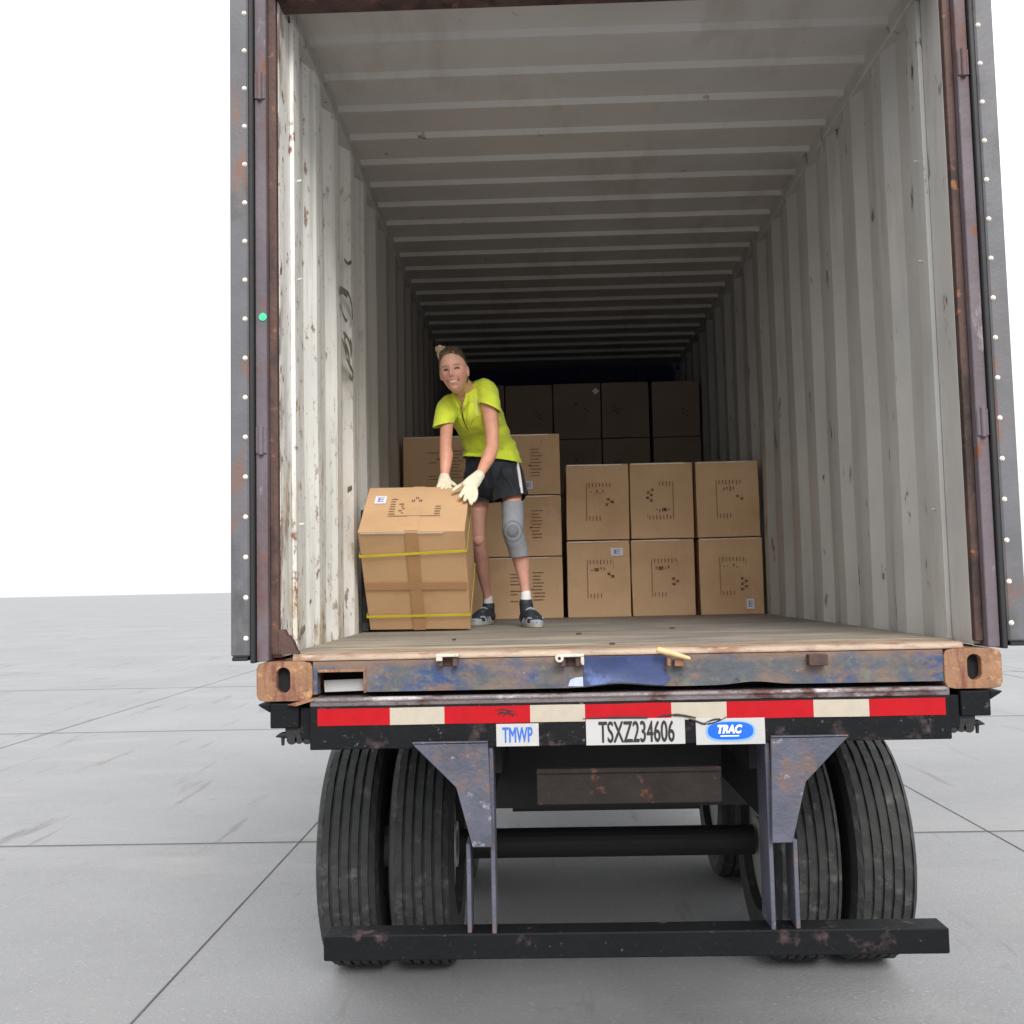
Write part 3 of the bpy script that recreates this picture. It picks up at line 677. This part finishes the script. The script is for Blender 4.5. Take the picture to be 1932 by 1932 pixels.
# the carton being tipped forward
W_, D_, H_ = .492, .400, .569
random.seed(5); bx = carton(W_, D_, H_, M['card_near'], rng, face='top', rot=False, label=(.09, .60, .11, .17))
tag(bx, 'tan carton with yellow straps being tipped forward by the woman', 'box')
bx.location = (-.859, 1.553, .009); bx.rotation_euler = (.621, .011, -.007); bx.rotation_mode = 'XYZ'
# tape cross on the front, straps around
def fr(x0, x1, z0, z1, y=-.0058, dz0=0, dz1=0): return ([(x0, y, z0), (x1, y, z0+dz0), (x1, y, z1+dz1), (x0, y, z1)], (0, -1, 0))
fin(rects_mesh([fr(-.03, .028, .004, H_-.004)], .0008), 'packing_tape', M['tape'], bx)
fin(rects_mesh([fr(-.243, .243, .245, .285, -.0070)], .0008), 'packing_tape', M['tape'], bx)
bm = bmesh.new(); box(bm, -.03, .028, .001, D_-.002, H_+.0022, H_+.0031); fin(bm, 'packing_tape', M['card_near'], bx)
def strap(zl, zr):
    bm = bmesh.new(); t = .0125
    a = W_/2+.004; pts = [(-a, -.010, zl), (a, -.010, zr), (a, D_+.005, zr+.008), (-a, D_+.005, zl+.004)]
    out = [(-a-.0015, -.0115, zl), (a+.0015, -.0115, zr), (a+.0015, D_+.0065, zr+.008), (-a-.0015, D_+.0065, zl+.004)]
    V = [[bm.verts.new((p[0], p[1], p[2]+dz)) for p in q] for q in (pts, out) for dz in (0, t)]
    for i in range(4):
        j = (i+1) % 4
        bm.faces.new((V[2][i], V[2][j], V[3][j], V[3][i])); bm.faces.new((V[0][j], V[0][i], V[1][i], V[1][j]))
        bm.faces.new((V[1][i], V[1][j], V[3][j], V[3][i])); bm.faces.new((V[0][i], V[0][j], V[2][j], V[2][i]))
    fin(bm, 'strap', M['strap'], bx)
strap(.432, .458); strap(.082, .090)

# ------------------------------------------------------------------ the woman
M['skin'] = mat('skin', (.6, .35, .27), .5, var=.10, vs=22, attr='Col', sss=.06, bump=.12, bs=90)
M['shirt'] = mat('lime_shirt_fabric', srgb(222, 240, 66), .75, var=.10, vs=9, layers=[(srgb(200, 220, 60), 7, .55, .75)], bump=.55, bs=16, bst=(1, 1, 1.6), sheen=.2)
M['shirt_pale'] = mat('pale_lime_panel', srgb(216, 228, 120), .7, var=.1, vs=14, bump=.1, bs=300)
M['zip'] = mat('dark_zip', srgb(58, 58, 30), .5, var=.1)
M['shorts'] = mat('navy_black_shorts', srgb(24, 30, 40), .7, var=.2, vs=12, sheen=.1)
M['stripe'] = mat('white_side_stripe', srgb(226, 224, 232), .6, var=.05)
M['glove'] = mat('cream_work_glove', srgb(226, 220, 196), .85, var=.08, vs=40, bump=.3, bs=220)
M['hair'] = mat('brown_hair', srgb(86, 68, 52), .5, var=.35, vs=30, layers=[(srgb(168, 146, 112), 48, .52, .66, (3, .5, .4)), (srgb(52, 42, 34), 40, .48, .62, (3, .5, .4))], bump=.6, bs=120, bst=(1, 1, .2))
M['hair_tip'] = mat('blonde_hair_tip', srgb(206, 190, 156), .55, var=.3, vs=60, bump=.5, bs=150, bst=(1, 1, .3))
M['sock'] = mat('white_sock', srgb(222, 220, 222), .85, var=.05)
M['shoe'] = mat('dark_running_shoe', srgb(38, 44, 52), .6, var=.25, vs=30, layers=[(srgb(84, 90, 98), 40, .56, .66)])
M['shoe_grey'] = mat('grey_shoe_trim', srgb(150, 156, 166), .5, var=.15, vs=40)
M['sole'] = mat('pale_sole', srgb(150, 148, 142), .6, var=.15, vs=20)
# brace: rings round the kneecap, in the brace's own coordinates
mb = mat('grey_knitted_brace', srgb(140, 144, 152), .85, var=.08, vs=30, bump=.3, bs=300)
t = mb.node_tree; N = t.nodes; L = t.links; bsdf = N['Principled BSDF']; src = bsdf.inputs['Base Color'].links[0].from_socket
tc = N.new('ShaderNodeTexCoord'); mp = N.new('ShaderNodeMapping'); mp.inputs['Scale'].default_value = (.88, .35, .80); ln = N.new('ShaderNodeVectorMath'); ln.operation = 'LENGTH'
L.new(tc.outputs['Object'], mp.inputs[0]); L.new(mp.outputs[0], ln.inputs[0])
rp = N.new('ShaderNodeValToRGB'); e = rp.color_ramp.elements; rp.color_ramp.interpolation = 'LINEAR'
e[0].position = 0; e[0].color = (.62, .62, .64, 1); e[1].position = 1; e[1].color = (1, 1, 1, 1)
for pos, v in ((.027, .62), (.030, 1.0), (.034, 1.0), (.037, .7), (.045, .7), (.048, 1.0)):
    q = e.new(pos/.1); q.color = (v, v, v, 1)
sc = N.new('ShaderNodeMath'); sc.operation = 'MULTIPLY'; sc.inputs[1].default_value = 10
L.new(ln.outputs['Value'], sc.inputs[0]); L.new(sc.outputs[0], rp.inputs[0])
mm = N.new('ShaderNodeMixRGB'); mm.blend_type = 'MULTIPLY'; mm.inputs[0].default_value = 1; L.new(src, mm.inputs[1]); L.new(rp.outputs[0], mm.inputs[2]); L.new(mm.outputs[0], bsdf.inputs['Base Color'])
M['brace'] = mb

person = empty('person', (-.40, 2.0, 0))
tag(person, 'smiling woman in lime shirt and dark shorts with gloves and knee brace, tipping a box', 'person')
person_off = Vector((.40, -2.0, 0))
def PP(name, me_or_bm, m, **k):
    if isinstance(me_or_bm, bmesh.types.BMesh):
        o = fin(me_or_bm, name, m, person, smooth=True, **k)
    else: o = link(name, me_or_bm, m, person)
    o.location = person_off if o.location.length == 0 else o.location
    return o
RX = Vector((1, 0, 0))
# head frame
HC = at(856.5, 699, 1.60)
hup = Vector((-.13, -.10, 1)).normalized(); hf = Vector((-.10, -1, -.10)); hf = (hf-hup*hf.dot(hup)).normalized(); hr = hup.cross(-hf).normalized()
hr = (-hf).cross(hup).normalized()*1
if hr.x < 0: hr = -hr
HM = Matrix((hr, hf, hup)).transposed()      # columns: right, front, up
def head_bm(bm):
    nu, nv = 120, 90; a, b, c = .0665, .092, .117
    g = lambda d, s: math.exp(-.5*(d/s)**2)
    rows = []
    for j in range(nv+1):
        th = PI*j/nv; row = []
        for i in range(nu):
            ph = 2*PI*i/nu; x = a*math.sin(th)*math.cos(ph); y = b*math.sin(th)*math.sin(ph); z = c*math.cos(th)
            t = max(0, (-.01-z)/.107)
            x *= 1-.26*t**1.9; 
            if y < 0: y *= 1-.45*t**1.2
            fr_ = max(0, y)/b
            x *= 1+.03*g(z-.03, .03)
            if fr_ > .15:
                y *= 1+.06*t                     # jaw comes forward
                y -= .004*g(z-.02, .05)*fr_
                y += .025*g(x, .0085+.004*g(z+.030, .012))*g(z+.026, .014)       # nose
                y += .012*g(x, .007)*g(z+.006, .018)
                for s in (-1, 1):
                    y -= .012*g(x-s*.029, .014)*g(z-.001, .010)
                    y += .0035*g(x-s*.028, .018)*g(z-.019, .006)     # brow
                    y += .0105*g(x-s*.040, .015)*g(z+.034, .015)     # smiling cheeks
                    y -= .0050*g(x-s*.032, .005)*g(z+.056, .013)
                y += .006*g(x, .022)*g(z+.060, .012)
                y -= .0035*g(x, .022)*g(z+.0605, .0035)
                y -= .004*g(x, .018)*g(z+.080, .006)
                y += .007*g(x, .018)*g(z+.098, .012)
            row.append(bm.verts.new(HC+HM @ Vector((x, y, z))))
            if j in (0, nv): break
        rows.append(row)
    for j in range(nv):
        A, B = rows[j], rows[j+1]
        for i in range(nu):
            k = (i+1) % nu
            if len(A) == 1: bm.faces.new((A[0], B[k], B[i]))
            elif len(B) == 1: bm.faces.new((A[i], A[k], B[0]))
            else: bm.faces.new((A[i], A[k], B[k], B[i]))
    for s in (-1, 1):
        blob(bm, HC+HM @ Vector((s*.0685, -.004, -.012)), (.007, .014, .029), HM, 16)
# joints
J = dict(pel=at(930, 893, 2.03), waist=at(926, 855, 2.02), rib=at(908, 805, 1.92), chest=at(893, 772, 1.82), up=at(886, 750, 1.78), neckb=at(879, 741, 1.75), neckt=at(869, 722, 1.665),
    shL=at(846, 768, 1.76), elL=at(841, 842, 1.66), wrL=at(838.5, 903, 1.60), shR=at(917, 740, 1.76), elR=at(929, 836, 1.63), wrR=at(903.5, 898, 1.49),
    hipL=at(906, 900, 2.06), knL=at(903, 1016, 2.06), anL=at(921.5, 1134, 2.26), hipR=at(956, 900, 2.0), knR=at(968, 1003, 1.80), anR=at(992, 1126, 1.88))
J['thL'] = at(904, 950, 2.06); J['caL'] = at(909, 1062, 2.16); J['thR'] = at(966, 942, 1.90); J['caR'] = at(983, 1058, 1.87)
def leg(bm, s, g=0.0):
    k = J['knL'] if s < 0 else J['knR']; blob(bm, k+Vector((0, -.010, 0)), (.033, .031, .044), None, 20)
    c = J['caL'] if s < 0 else J['caR']; blob(bm, c+Vector((-.004*s, .014, .01)), (.036, .036, .075), None, 16)
    if s < 0: chain(bm, [J['hipL'], J['thL'], J['knL'], J['caL'], at(917, 1110, 2.24), J['anL'], at(923, 1150, 2.27)], [.080, .052, .036, .041, .026, .0215, .026])
    else: chain(bm, [J['hipR'], J['thR'], J['knR'], at(976, 1032, 1.83), J['caR'], at(989, 1098, 1.88), J['anR'], at(993, 1142, 1.885)], [.083, .050, .044, .042, .042, .027, .023, .027])
bm = bmesh.new(); head_bm(bm)
chain(bm, [HC+HM @ Vector((0, -.022, -.05)), J['neckt']+Vector((.004, .03, 0)), J['neckb']+Vector((.0, .02, 0)), J['up']+Vector((0, .03, 0))], [.046, .044, .050, .060])
chain(bm, [J['pel']+Vector((0, 0, -.02)), J['waist'], J['rib'], J['chest'], J['up']], [(.142, .098), (.120, .084), (.112, .085), (.118, .088), (.100, .060)], wide=(1, 0, .12))
chain(bm, [J['shL']+Vector((.04, .02, .015)), J['up'], J['shR']+Vector((-.03, .02, .012))], [.040, .050, .042])
chain(bm, [J['shL'], at(843, 800, 1.72), J['elL'], at(842, 862, 1.64), J['wrL']], [.041, .034, .0305, .0335, .020])
chain(bm, [J['shR'], at(925, 785, 1.69), J['elR'], at(922, 862, 1.585), J['wrR']], [.044, .039, .0325, .0335, .0195])
chain(bm, [J['wrL'], at(840, 911, 1.585)], [(.019, .014), (.016, .008)]); chain(bm, [J['wrR'], at(896, 907, 1.47)], [(.019, .013), (.016, .008)])
leg(bm, -1); leg(bm, 1)
for (a, t_) in ((J['anL'], at(897, 1168, 2.12)), (J['anR'], at(1013, 1172, 1.73))):
    h = Vector((a.x, a.y+.02, .05)); t2 = Vector((t_.x, t_.y, .035)); chain(bm, [h, h.lerp(t2, .4)+Vector((0, 0, -.005)), h.lerp(t2, .7)], [(.022, .022), (.024, .016), (.020, .010)])
me = union(bm, .0026, 1)
# skin tones: lips, teeth, brows, eyes where they are on the face; crease shade painted in
ca = me.color_attributes.new('Col', 'FLOAT_COLOR', 'POINT')
cov = np.empty(len(me.vertices)*3); me.vertices.foreach_get('co', cov); cov = cov.reshape(-1, 3)
Hm = np.array(HM); loc = (cov-np.array(HC)) @ Hm     # columns → local coords
col = np.tile(np.array([.76, .42, .31]), (len(cov), 1))
arm = (loc[:, 2] < -.14); col[arm] = [.72, .36, .25]
legm = cov[:, 2] < .62; col[legm] = [.60, .32, .25]
lx, ly, lz = loc[:, 0], loc[:, 1], loc[:, 2]
face = (ly > .02) & (np.abs(lz) < .125)
def mixc(m, c, k=1.0):
    m = np.clip(m, 0, 1)*face*k
    col[:] = col*(1-m[:, None])+np.array(c)*m[:, None]
gs = lambda d, s: np.exp(-.5*(d/s)**2)
mixc(gs(lx-.040, .016)*gs(lz+.032, .015)+gs(lx+.040, .016)*gs(lz+.032, .015), (.80, .34, .28), .6)
mixc(gs(lx, .009)*gs(lz+.030, .012), (.72, .33, .27), .5)
curve = -.0625+.30*(lx/.03)**2*.022
mixc(((np.abs(lz-curve) < .0092*(1-(lx/.036)**2)) & (np.abs(lx) < .029)).astype(float), (.52, .17, .16), .8)
mixc(((np.abs(lz-curve-.0005) < .0046*(1-(lx/.027)**2)) & (np.abs(lx) < .024)).astype(float), (.80, .74, .69), 1)
mixc(((np.abs(np.abs(lx)-.0255) < .0035) & (np.abs(lz-curve) < .005)).astype(float), (.24, .08, .08), .9)
for s in (-1, 1):
    ex = lx-s*.029; arc = .0015-.10*(ex/.012)**2*.02
    mixc(((np.abs(ex) < .0125) & (np.abs(lz-arc) < .0045)).astype(float), (.06, .02, .022), .95)
    mixc(((np.abs(ex) < .009) & (np.abs(lz-arc+.0005) < .0016)).astype(float), (.06, .03, .03), .6)
    mixc(gs(ex, .012)*gs(lz-.018-.0, .0028), (.26, .13, .09), .75)
    mixc(gs(lx-s*.030, .004)*gs(lz+.050, .013), (.45, .2, .16), .45)
    mixc(gs(lx-s*.006, .003)*gs(lz+.038, .002), (.25, .08, .07), .9)
mixc(gs(lx, .02)*gs(lz+.078, .003), (.5, .24, .18), .5)
buf = np.ones((len(cov), 4)); buf[:, :3] = col; ca.data.foreach_set('color', buf.ravel())
PP('body', me, M['skin'])
# hair
bm = bmesh.new()
blob(bm, HC+HM @ Vector((0, -.009, .022)), (.0685, .085, .100), HM, 40)
blob(bm, HC+HM @ Vector((0, .0, .060)), (.062, .069, .064), HM, 40)
blob(bm, HC+HM @ Vector((0, -.045, .0)), (.067, .070, .095), HM, 30)
chain(bm, [HC+HM @ Vector(v) for v in ((-.063, .014, .036), (-.058, .024, .051), (-.044, .039, .069), (-.023, .053, .081), (0, .058, .085), (.023, .053, .081), (.044, .039, .069), (.058, .024, .051), (.063, .014, .036))], [.006, .008, .010, .0115, .012, .0115, .010, .008, .006], n=12)
for i in range(27):
    a = R(-78+6*i)*.95; x0, z0 = .060*math.sin(a), .040+.046*math.cos(a); y0 = .012+.044*math.cos(a)
    chain(bm, [HC+HM @ Vector(v) for v in ((x0, y0+.004, z0), (x0*.9-.004, y0*.35, z0*.55+.064), (x0*.55-.012, -.05, z0*.3+.088))], [.003, .0045, .004], n=8, k=4)
for s in (-1, 1): chain(bm, [HC+HM @ Vector((s*.058, .020, .058)), HC+HM @ Vector((s*.066, .010, .030)), HC+HM @ Vector((s*.0695, -.004, .006))], [.007, .006, .004], n=10)
me = union(bm, .002, 2)
for v in me.vertices:
    l = HM.transposed() @ (v.co-HC); a = math.atan2(l.x, l.z+.02)
    v.co += (v.co-HC).normalized()*(.0012*noise.noise(l*14)+.0010*noise.noise(Vector((l.x*160, l.y*25, l.z*60))))
hair = PP('hair', me, M['hair'])
bm = bmesh.new(); bc = at(832, 662, 1.66)
blob(bm, bc+Vector((.008, .008, .000)), (.025, .022, .027), None, 20); blob(bm, bc+Vector((-.006, .0, .016)), (.014, .014, .016), None, 16)
for i in range(12):
    a = i*.55+.2; p0 = bc+Vector((.010*math.cos(a)+.006, .012*math.sin(a), -.010)); chain(bm, [p0, p0+Vector((.012*math.cos(a)-.004, .012*math.sin(a)-.004, .014)), p0+Vector((.012*math.cos(a)-.010, .008*math.sin(a), .022+.008*math.sin(a*2.3)))], [.010, .009, .003], n=8, k=4)
chain(bm, [bc+Vector((-.004, 0, -.045)), bc+Vector((-.010, -.004, -.02)), bc+Vector((-.008, 0, .012))], [.007, .011, .009], n=10)
o = fin(bm, 'hair_bun', M['hair_tip'], hair, smooth=True)

def cutplane(bm, co, no, centre, rad):
    g = [f for f in bm.faces if (f.calc_center_median()-centre).length < rad]
    gg = set(g); ed = set(); vv = set()
    for f in g: ed.update(f.edges); vv.update(f.verts)
    bmesh.ops.bisect_plane(bm, geom=list(gg)+list(ed)+list(vv), plane_co=co, plane_no=no, clear_outer=True)
def cloth(me, name, m, thick=.003, folds=.004, fs=9, cuts=(), drop=None, st=(1, 1, 1), wr=0, wd=(0, 0, 1), wf=80):
    bm = bmesh.new(); bm.from_mesh(me); wd = Vector(wd)
    for v in bm.verts:
        p = Vector((v.co.x*st[0], v.co.y*st[1], v.co.z*st[2]))*fs
        n = noise.noise(p)+.5*noise.noise(p*2.1); r = 1-abs(noise.noise(p*.9+Vector((3, 1, 7))))*2
        k = math.sin(v.co.dot(wd)*wf+5*noise.noise(v.co*7)); env = max(0, noise.noise(v.co*5+Vector((9, 2, 4)))+.35)
        v.co += v.normal*(folds*n*.8+folds*.6*max(0, r)+wr*max(0, k)*env)
    for c in cuts: cutplane(bm, *c)
    if drop:
        bmesh.ops.delete(bm, geom=[f for f in bm.faces if drop(f.calc_center_median(), f.normal)], context='FACES')
    me2 = bpy.data.meshes.new(name); bm.to_mesh(me2); bm.free(); me2.shade_smooth()
    o = PP(name, me2, m); s = o.modifiers.new('t', 'SOLIDIFY'); s.thickness = thick; s.offset = 1; return o
# shirt
bm = bmesh.new()
chain(bm, [at(926, 890, 2.02), at(926, 866, 2.02), J['waist']+Vector((0, 0, .01)), J['rib'], J['chest'], J['up']+Vector((0, .01, -.005))],
      [(.154, .112), (.150, .110), (.132, .100), (.122, .098), (.128, .104), (.105, .072)], wide=(1, 0, .12))
chain(bm, [J['shL']+Vector((.03, .02, .02)), J['up']+Vector((0, .01, .01)), J['shR']+Vector((-.02, .02, .015))], [.050, .060, .052])
chain(bm, [J['neckb']+Vector((0, .02, -.03)), J['neckb']+Vector((0, .022, .012))], [.064, .056])
me = union(bm, .004, 5)
def inV(c, n):
    if n.y > .25: return False
    x, y = pix(c)
    if y < 736 or y > 776: return (c-J['neckb']).length < .075 and c.z > J['neckb'].z+.016
    t = (y-741)/(776-741); return 856+14.5*t < x < 882-10*t
hemn = Vector((-.13, 0, -1)).normalized()
shirt = cloth(me, 'shirt', M['shirt'], (.003), .0115, 12, [
    (at(926, 868, 2.0), hemn, at(926, 880, 2.0), .32)], inV, (.8, .7, 1.1), .009, (.55, .2, .85), 95)
for pts, rr, co, no, cc in (
    ([J['shL']+Vector((.030, .015, .018)), J['shL']+Vector((0, 0, -.002)), at(838, 796, 1.72), at(835, 815, 1.71)], [.049, .052, .047, .048], at(836, 802, 1.7), Vector((.22, 0, -1)).normalized(), at(838, 820, 1.71)),
    ([J['shR']+Vector((-.024, .015, .012)), J['shR']+Vector((.0, 0, 0)), at(924, 768, 1.70), at(926, 795, 1.68)], [.052, .057, .051, .052], at(924, 768, 1.68), Vector((-.48, -.1, -1)).normalized(), at(926, 790, 1.69))):
    bm = bmesh.new(); chain(bm, pts, rr); sv = cloth(union(bm, .004, 3), 'sleeve', M['shirt'], .003, .005, 14, [(co, no, cc, .3)], None, (1, 1, .6), .006, (.7, .3, .7), 110); sv.parent = shirt; sv.location = (0, 0, 0)
def nearest_front(px, py, obj=None):
    """first point of the body shell met looking in along the line of sight"""
    me = shirt.data; from_ = Vector((CX, CY, CZ)); d = (at(px, py, 1.8)-from_).normalized()
    ok, p, n, i = bvh_cast(from_, d); return p-d*.002 if ok else at(px, py, 1.68)
from mathutils.bvhtree import BVHTree
def mk_bvh(me):
    b = bmesh.new(); b.from_mesh(me); t = BVHTree.FromBMesh(b); b.free(); return t
tree = mk_bvh(shirt.data)
def bvh_cast(o, d):
    p, n, i, dist = tree.ray_cast(o, d); return (p is not None, p, n, i)
def surf(px, py, lift=.003):
    p = nearest_front(px, py); return p+Vector((0, -lift, 0))
def ribbon(pts, name, m, w, th=.003, parent=None):
    bm = bmesh.new(); chain(bm, pts, [(w_, th) for w_ in (w if isinstance(w, (list, tuple)) else [w]*len(pts))], wide=(1, 0, 0), n=10, k=5)
    o = fin(bm, name, m, parent or person, smooth=True); o.location = (0, 0, 0) if parent else person_off; return o
ribbon([surf(871.5, 778), surf(873, 786), surf(875, 793), surf(879, 803), surf(884, 813)], 'zip', M['zip'], [.0025, .004, .003, .002, .001], .002, shirt)
ribbon([at(880.5, 742, 1.69), at(880, 752, 1.675), at(876, 766, 1.675), surf(873.5, 778, .004)], 'collar', M['shirt'], [.006, .011, .009, .004], .004, shirt)
ribbon([at(855, 745, 1.70), at(858, 753, 1.685), at(864, 766, 1.68), surf(869.5, 778, .004)], 'collar', M['shirt'], [.004, .006, .006, .004], .004, shirt)
ribbon([surf(895, 748), surf(898, 765), surf(902, 785)], 'pale_panel', M['shirt_pale'], [.004, .012, .006], .002, shirt)
ribbon([surf(856, 757), surf(853, 775), surf(853, 792)], 'pale_panel', M['shirt_pale'], [.003, .010, .006], .002, shirt)
ribbon([surf(888, 762, .004), surf(888, 780, .004), surf(886, 797, .004), surf(884, 812, .004)], 'front_flap', M['shirt'], [.010, .020, .015, .003], .004, shirt)
# shorts
bm = bmesh.new()
chain(bm, [J['waist']+Vector((.0, 0, -.0)), at(929, 880, 2.03), J['pel']+Vector((0, 0, -.005)), at(931, 910, 2.03)], [(.128, .098), (.142, .110), (.152, .116), (.145, .110)], wide=(1, 0, 0))
chain(bm, [J['hipL'], at(908, 925, 2.05), at(912, 965, 2.04)], [.088, .078, .074]); chain(bm, [J['hipR'], at(961, 920, 1.97), at(965, 960, 1.88)], [.092, .088, .086])
me = union(bm, .004, 4)
shorts = cloth(me, 'shorts', M['shorts'], .003, .005, 12, [
    (at(912, 946, 2.0), Vector((0, 0, -1)), at(905, 962, 2.04), .13), (at(963, 939, 1.9), Vector((.18, 0, -1)).normalized(), at(968, 962, 1.88), .14),
    (at(929, 853, 2.0), Vector((.1, 0, 1)), at(929, 845, 2.0), .2)], None, (1, 1, .5), .010, (1, .3, .15), 75)
tree = mk_bvh(shorts.data)
def ssurf(px, py, y0):
    from_ = Vector((CX, CY, CZ)); d = (at(px, py, 1.8)-from_).normalized(); ok, p, n, i = bvh_cast(from_, d); p = p if ok else at(px, py, y0); return p-d*.006
ribbon([ssurf(974+1.75*i-.06*i*i, 864+8.2*i, 1.95) for i in range(9)], 'side_stripe', M['stripe'], .008, .004, shorts)
# brace on the knee
kc = J['knR']+Vector((0, -.045, 0)); bm = bmesh.new()
chain(bm, [at(966.5, 925, 1.92), at(967, 952, 1.89), at(968, 975, 1.845), J['knR'], at(976, 1032, 1.83), at(982, 1060, 1.86)], [.058, .058, .056, .055, .051, .048], n=32, k=8)
blob(bm, J['knR']+Vector((0, -.022, 0)), (.040, .040, .045), None, 24)
me = union(bm, .003, 3)
b2 = bmesh.new(); b2.from_mesh(me)
cutplane(b2, at(967, 946, 1.89), Vector((0, 0, 1)), at(967, 940, 1.89), .12); cutplane(b2, at(981, 1051, 1.86), Vector((.1, 0, -1)).normalized(), at(982, 1056, 1.86), .10)
bmesh.ops.translate(b2, verts=b2.verts, vec=-kc); me = bpy.data.meshes.new('knee_brace'); b2.to_mesh(me); b2.free(); me.shade_smooth()
o = link('knee_brace', me, M['brace'], person); o.location = kc+person_off
# gloves
def glove(wrist, palm0, palm1, fingers, wd, name='glove'):
    bm = bmesh.new(); chain(bm, [wrist, palm0, palm1], [(.027, .023), (.036, .019), (.038, .015)], wide=wd, n=20)
    for f in fingers: chain(bm, f[0], f[1] if len(f) > 1 else [.0115, .011, .0105, .009][:len(f[0])], n=12, k=4)
    me = union(bm, .0026, 1); b = bmesh.new(); b.from_mesh(me)
    for v in b.verts: v.co += v.normal*(.0012*noise.noise(v.co*90))
    me2 = bpy.data.meshes.new(name); b.to_mesh(me2); b.free(); me2.shade_smooth(); return PP(name, me2, M['glove'])
glove(at(904.5, 896, 1.495), at(893, 909, 1.47), at(883, 919, 1.445), [
    ([at(889, 905, 1.47), at(876, 913, 1.46), at(866, 918, 1.46), at(855, 925, 1.455)], [.013, .011, .010, .008]),
    ([at(884, 914, 1.45), at(877, 923, 1.43), at(872, 931, 1.415), at(868, 937, 1.405)],),
    ([at(886, 918, 1.44), at(882, 929, 1.42), at(879, 937, 1.40), at(877, 943, 1.395)],),
    ([at(890, 920, 1.44), at(888, 932, 1.42), at(887, 942, 1.40), at(889, 950, 1.395)],),
    ([at(896, 918, 1.45), at(898, 930, 1.43), at(897, 939, 1.41), at(894, 945, 1.40)],)], (1, 0, -.8))
glove(at(838.5, 900, 1.60), at(839, 910, 1.59), at(841, 915, 1.575), [
    ([at(833, 911, 1.585), at(829, 915, 1.572), at(827, 918.5, 1.56), at(826, 921, 1.55)],), ([at(837, 914, 1.575), at(835, 918, 1.56), at(834, 921, 1.545), at(833.5, 924, 1.535)],),
    ([at(842, 914, 1.575), at(842, 918, 1.56), at(842, 921, 1.545), at(842, 925, 1.535)],), ([at(846, 913, 1.58), at(848, 917, 1.565), at(849, 920, 1.55), at(850, 923, 1.54)],),
    ([at(845, 907, 1.60), at(852, 911, 1.595), at(857, 915, 1.59), at(861, 918, 1.585)],)], (1, 0, 0))
# shoes and socks
def shoe(ank, toe, name='shoe'):
    h = Vector((ank.x, ank.y+.035, 0)); t2 = Vector((toe.x, toe.y, 0)); d = (t2-h).normalized(); sd_ = Vector((-d.y, d.x, 0)); Lh = (t2-h).length
    bm = bmesh.new()
    chain(bm, [h+Vector((0, 0, .045)), h.lerp(t2, .35)+Vector((0, 0, .052)), h.lerp(t2, .7)+Vector((0, 0, .040)), t2+Vector((0, 0, .030))-d*.02], [(.038, .040), (.041, .043), (.046, .034), (.039, .022)], wide=sd_)
    chain(bm, [h.lerp(t2, .12)+Vector((0, 0, .05)), Vector((ank.x, ank.y+.004, ank.z-.030))], [.038, .035])
    me = union(bm, .003, 2); sh = PP(name, me, M['shoe'])
    bm = bmesh.new(); n = 36; out = []
    for i in range(n):
        a = 2*PI*i/n; u = math.cos(a); v = math.sin(a); ln_ = Lh/2+.024; wd = .046+.005*u
        p = h.lerp(t2, .5)+d*(u*ln_)+sd_*(math.copysign(abs(v)**.8, v)*wd); out.append(p)
    lo = [bm.verts.new((p.x, p.y, .001)) for p in out]; up = [bm.verts.new((p.x, p.y, .022)) for p in out]
    for i in range(n): bm.faces.new((lo[i], lo[(i+1) % n], up[(i+1) % n], up[i]))
    bm.faces.new(lo[::-1]); bm.faces.new(up)
    fin(bm, 'sole', M['sole'], sh, bevel=.004, seg=2)
    bm = bmesh.new()
    for i in range(5):
        c = h.lerp(t2, .42+i*.085)+Vector((0, 0, .095-i*.0095)); chain(bm, [c-sd_*.022-Vector((0, 0, .008)), c+Vector((0, 0, .001)), c+sd_*.022-Vector((0, 0, .008))], [.0045]*3, n=8, k=3)
    for s in (-1, 1):
        for k in range(3):
            c = h.lerp(t2, .40+.16*k)+sd_*(s*.042); chain(bm, [c+Vector((0, 0, .024)), c+d*.02+Vector((0, 0, .045))-sd_*(s*.002), c+d*.045+Vector((0, 0, .062-.008*k))-sd_*(s*.012)], [.0075, .006, .004], n=8, k=3)
    fin(bm, 'laces', M['shoe_grey'], sh, smooth=True)
    bm = bmesh.new(); chain(bm, [t2-d*.012-sd_*.026+Vector((0, 0, .028)), t2+d*.010+Vector((0, 0, .026)), t2-d*.012+sd_*.026+Vector((0, 0, .026))], [.011, .014, .011], n=12); fin(bm, 'toe_cap', M['shoe_grey'], sh, smooth=True)
    return sh
shoe(J['anL'], at(896, 1170, 2.10)); shoe(J['anR'], at(1014, 1172, 1.735))
for a, r in ((J['anL'], .0255), (J['anR'], .0265)):
    bm = bmesh.new(); chain(bm, [a+Vector((0, .006, -.03)), a+Vector((0, 0, 0)), a+Vector((0, -.001, .018))], [r+.006, r+.001, r-.001], n=20); me = union(bm, .003, 1); PP('sock', me, M['sock'])
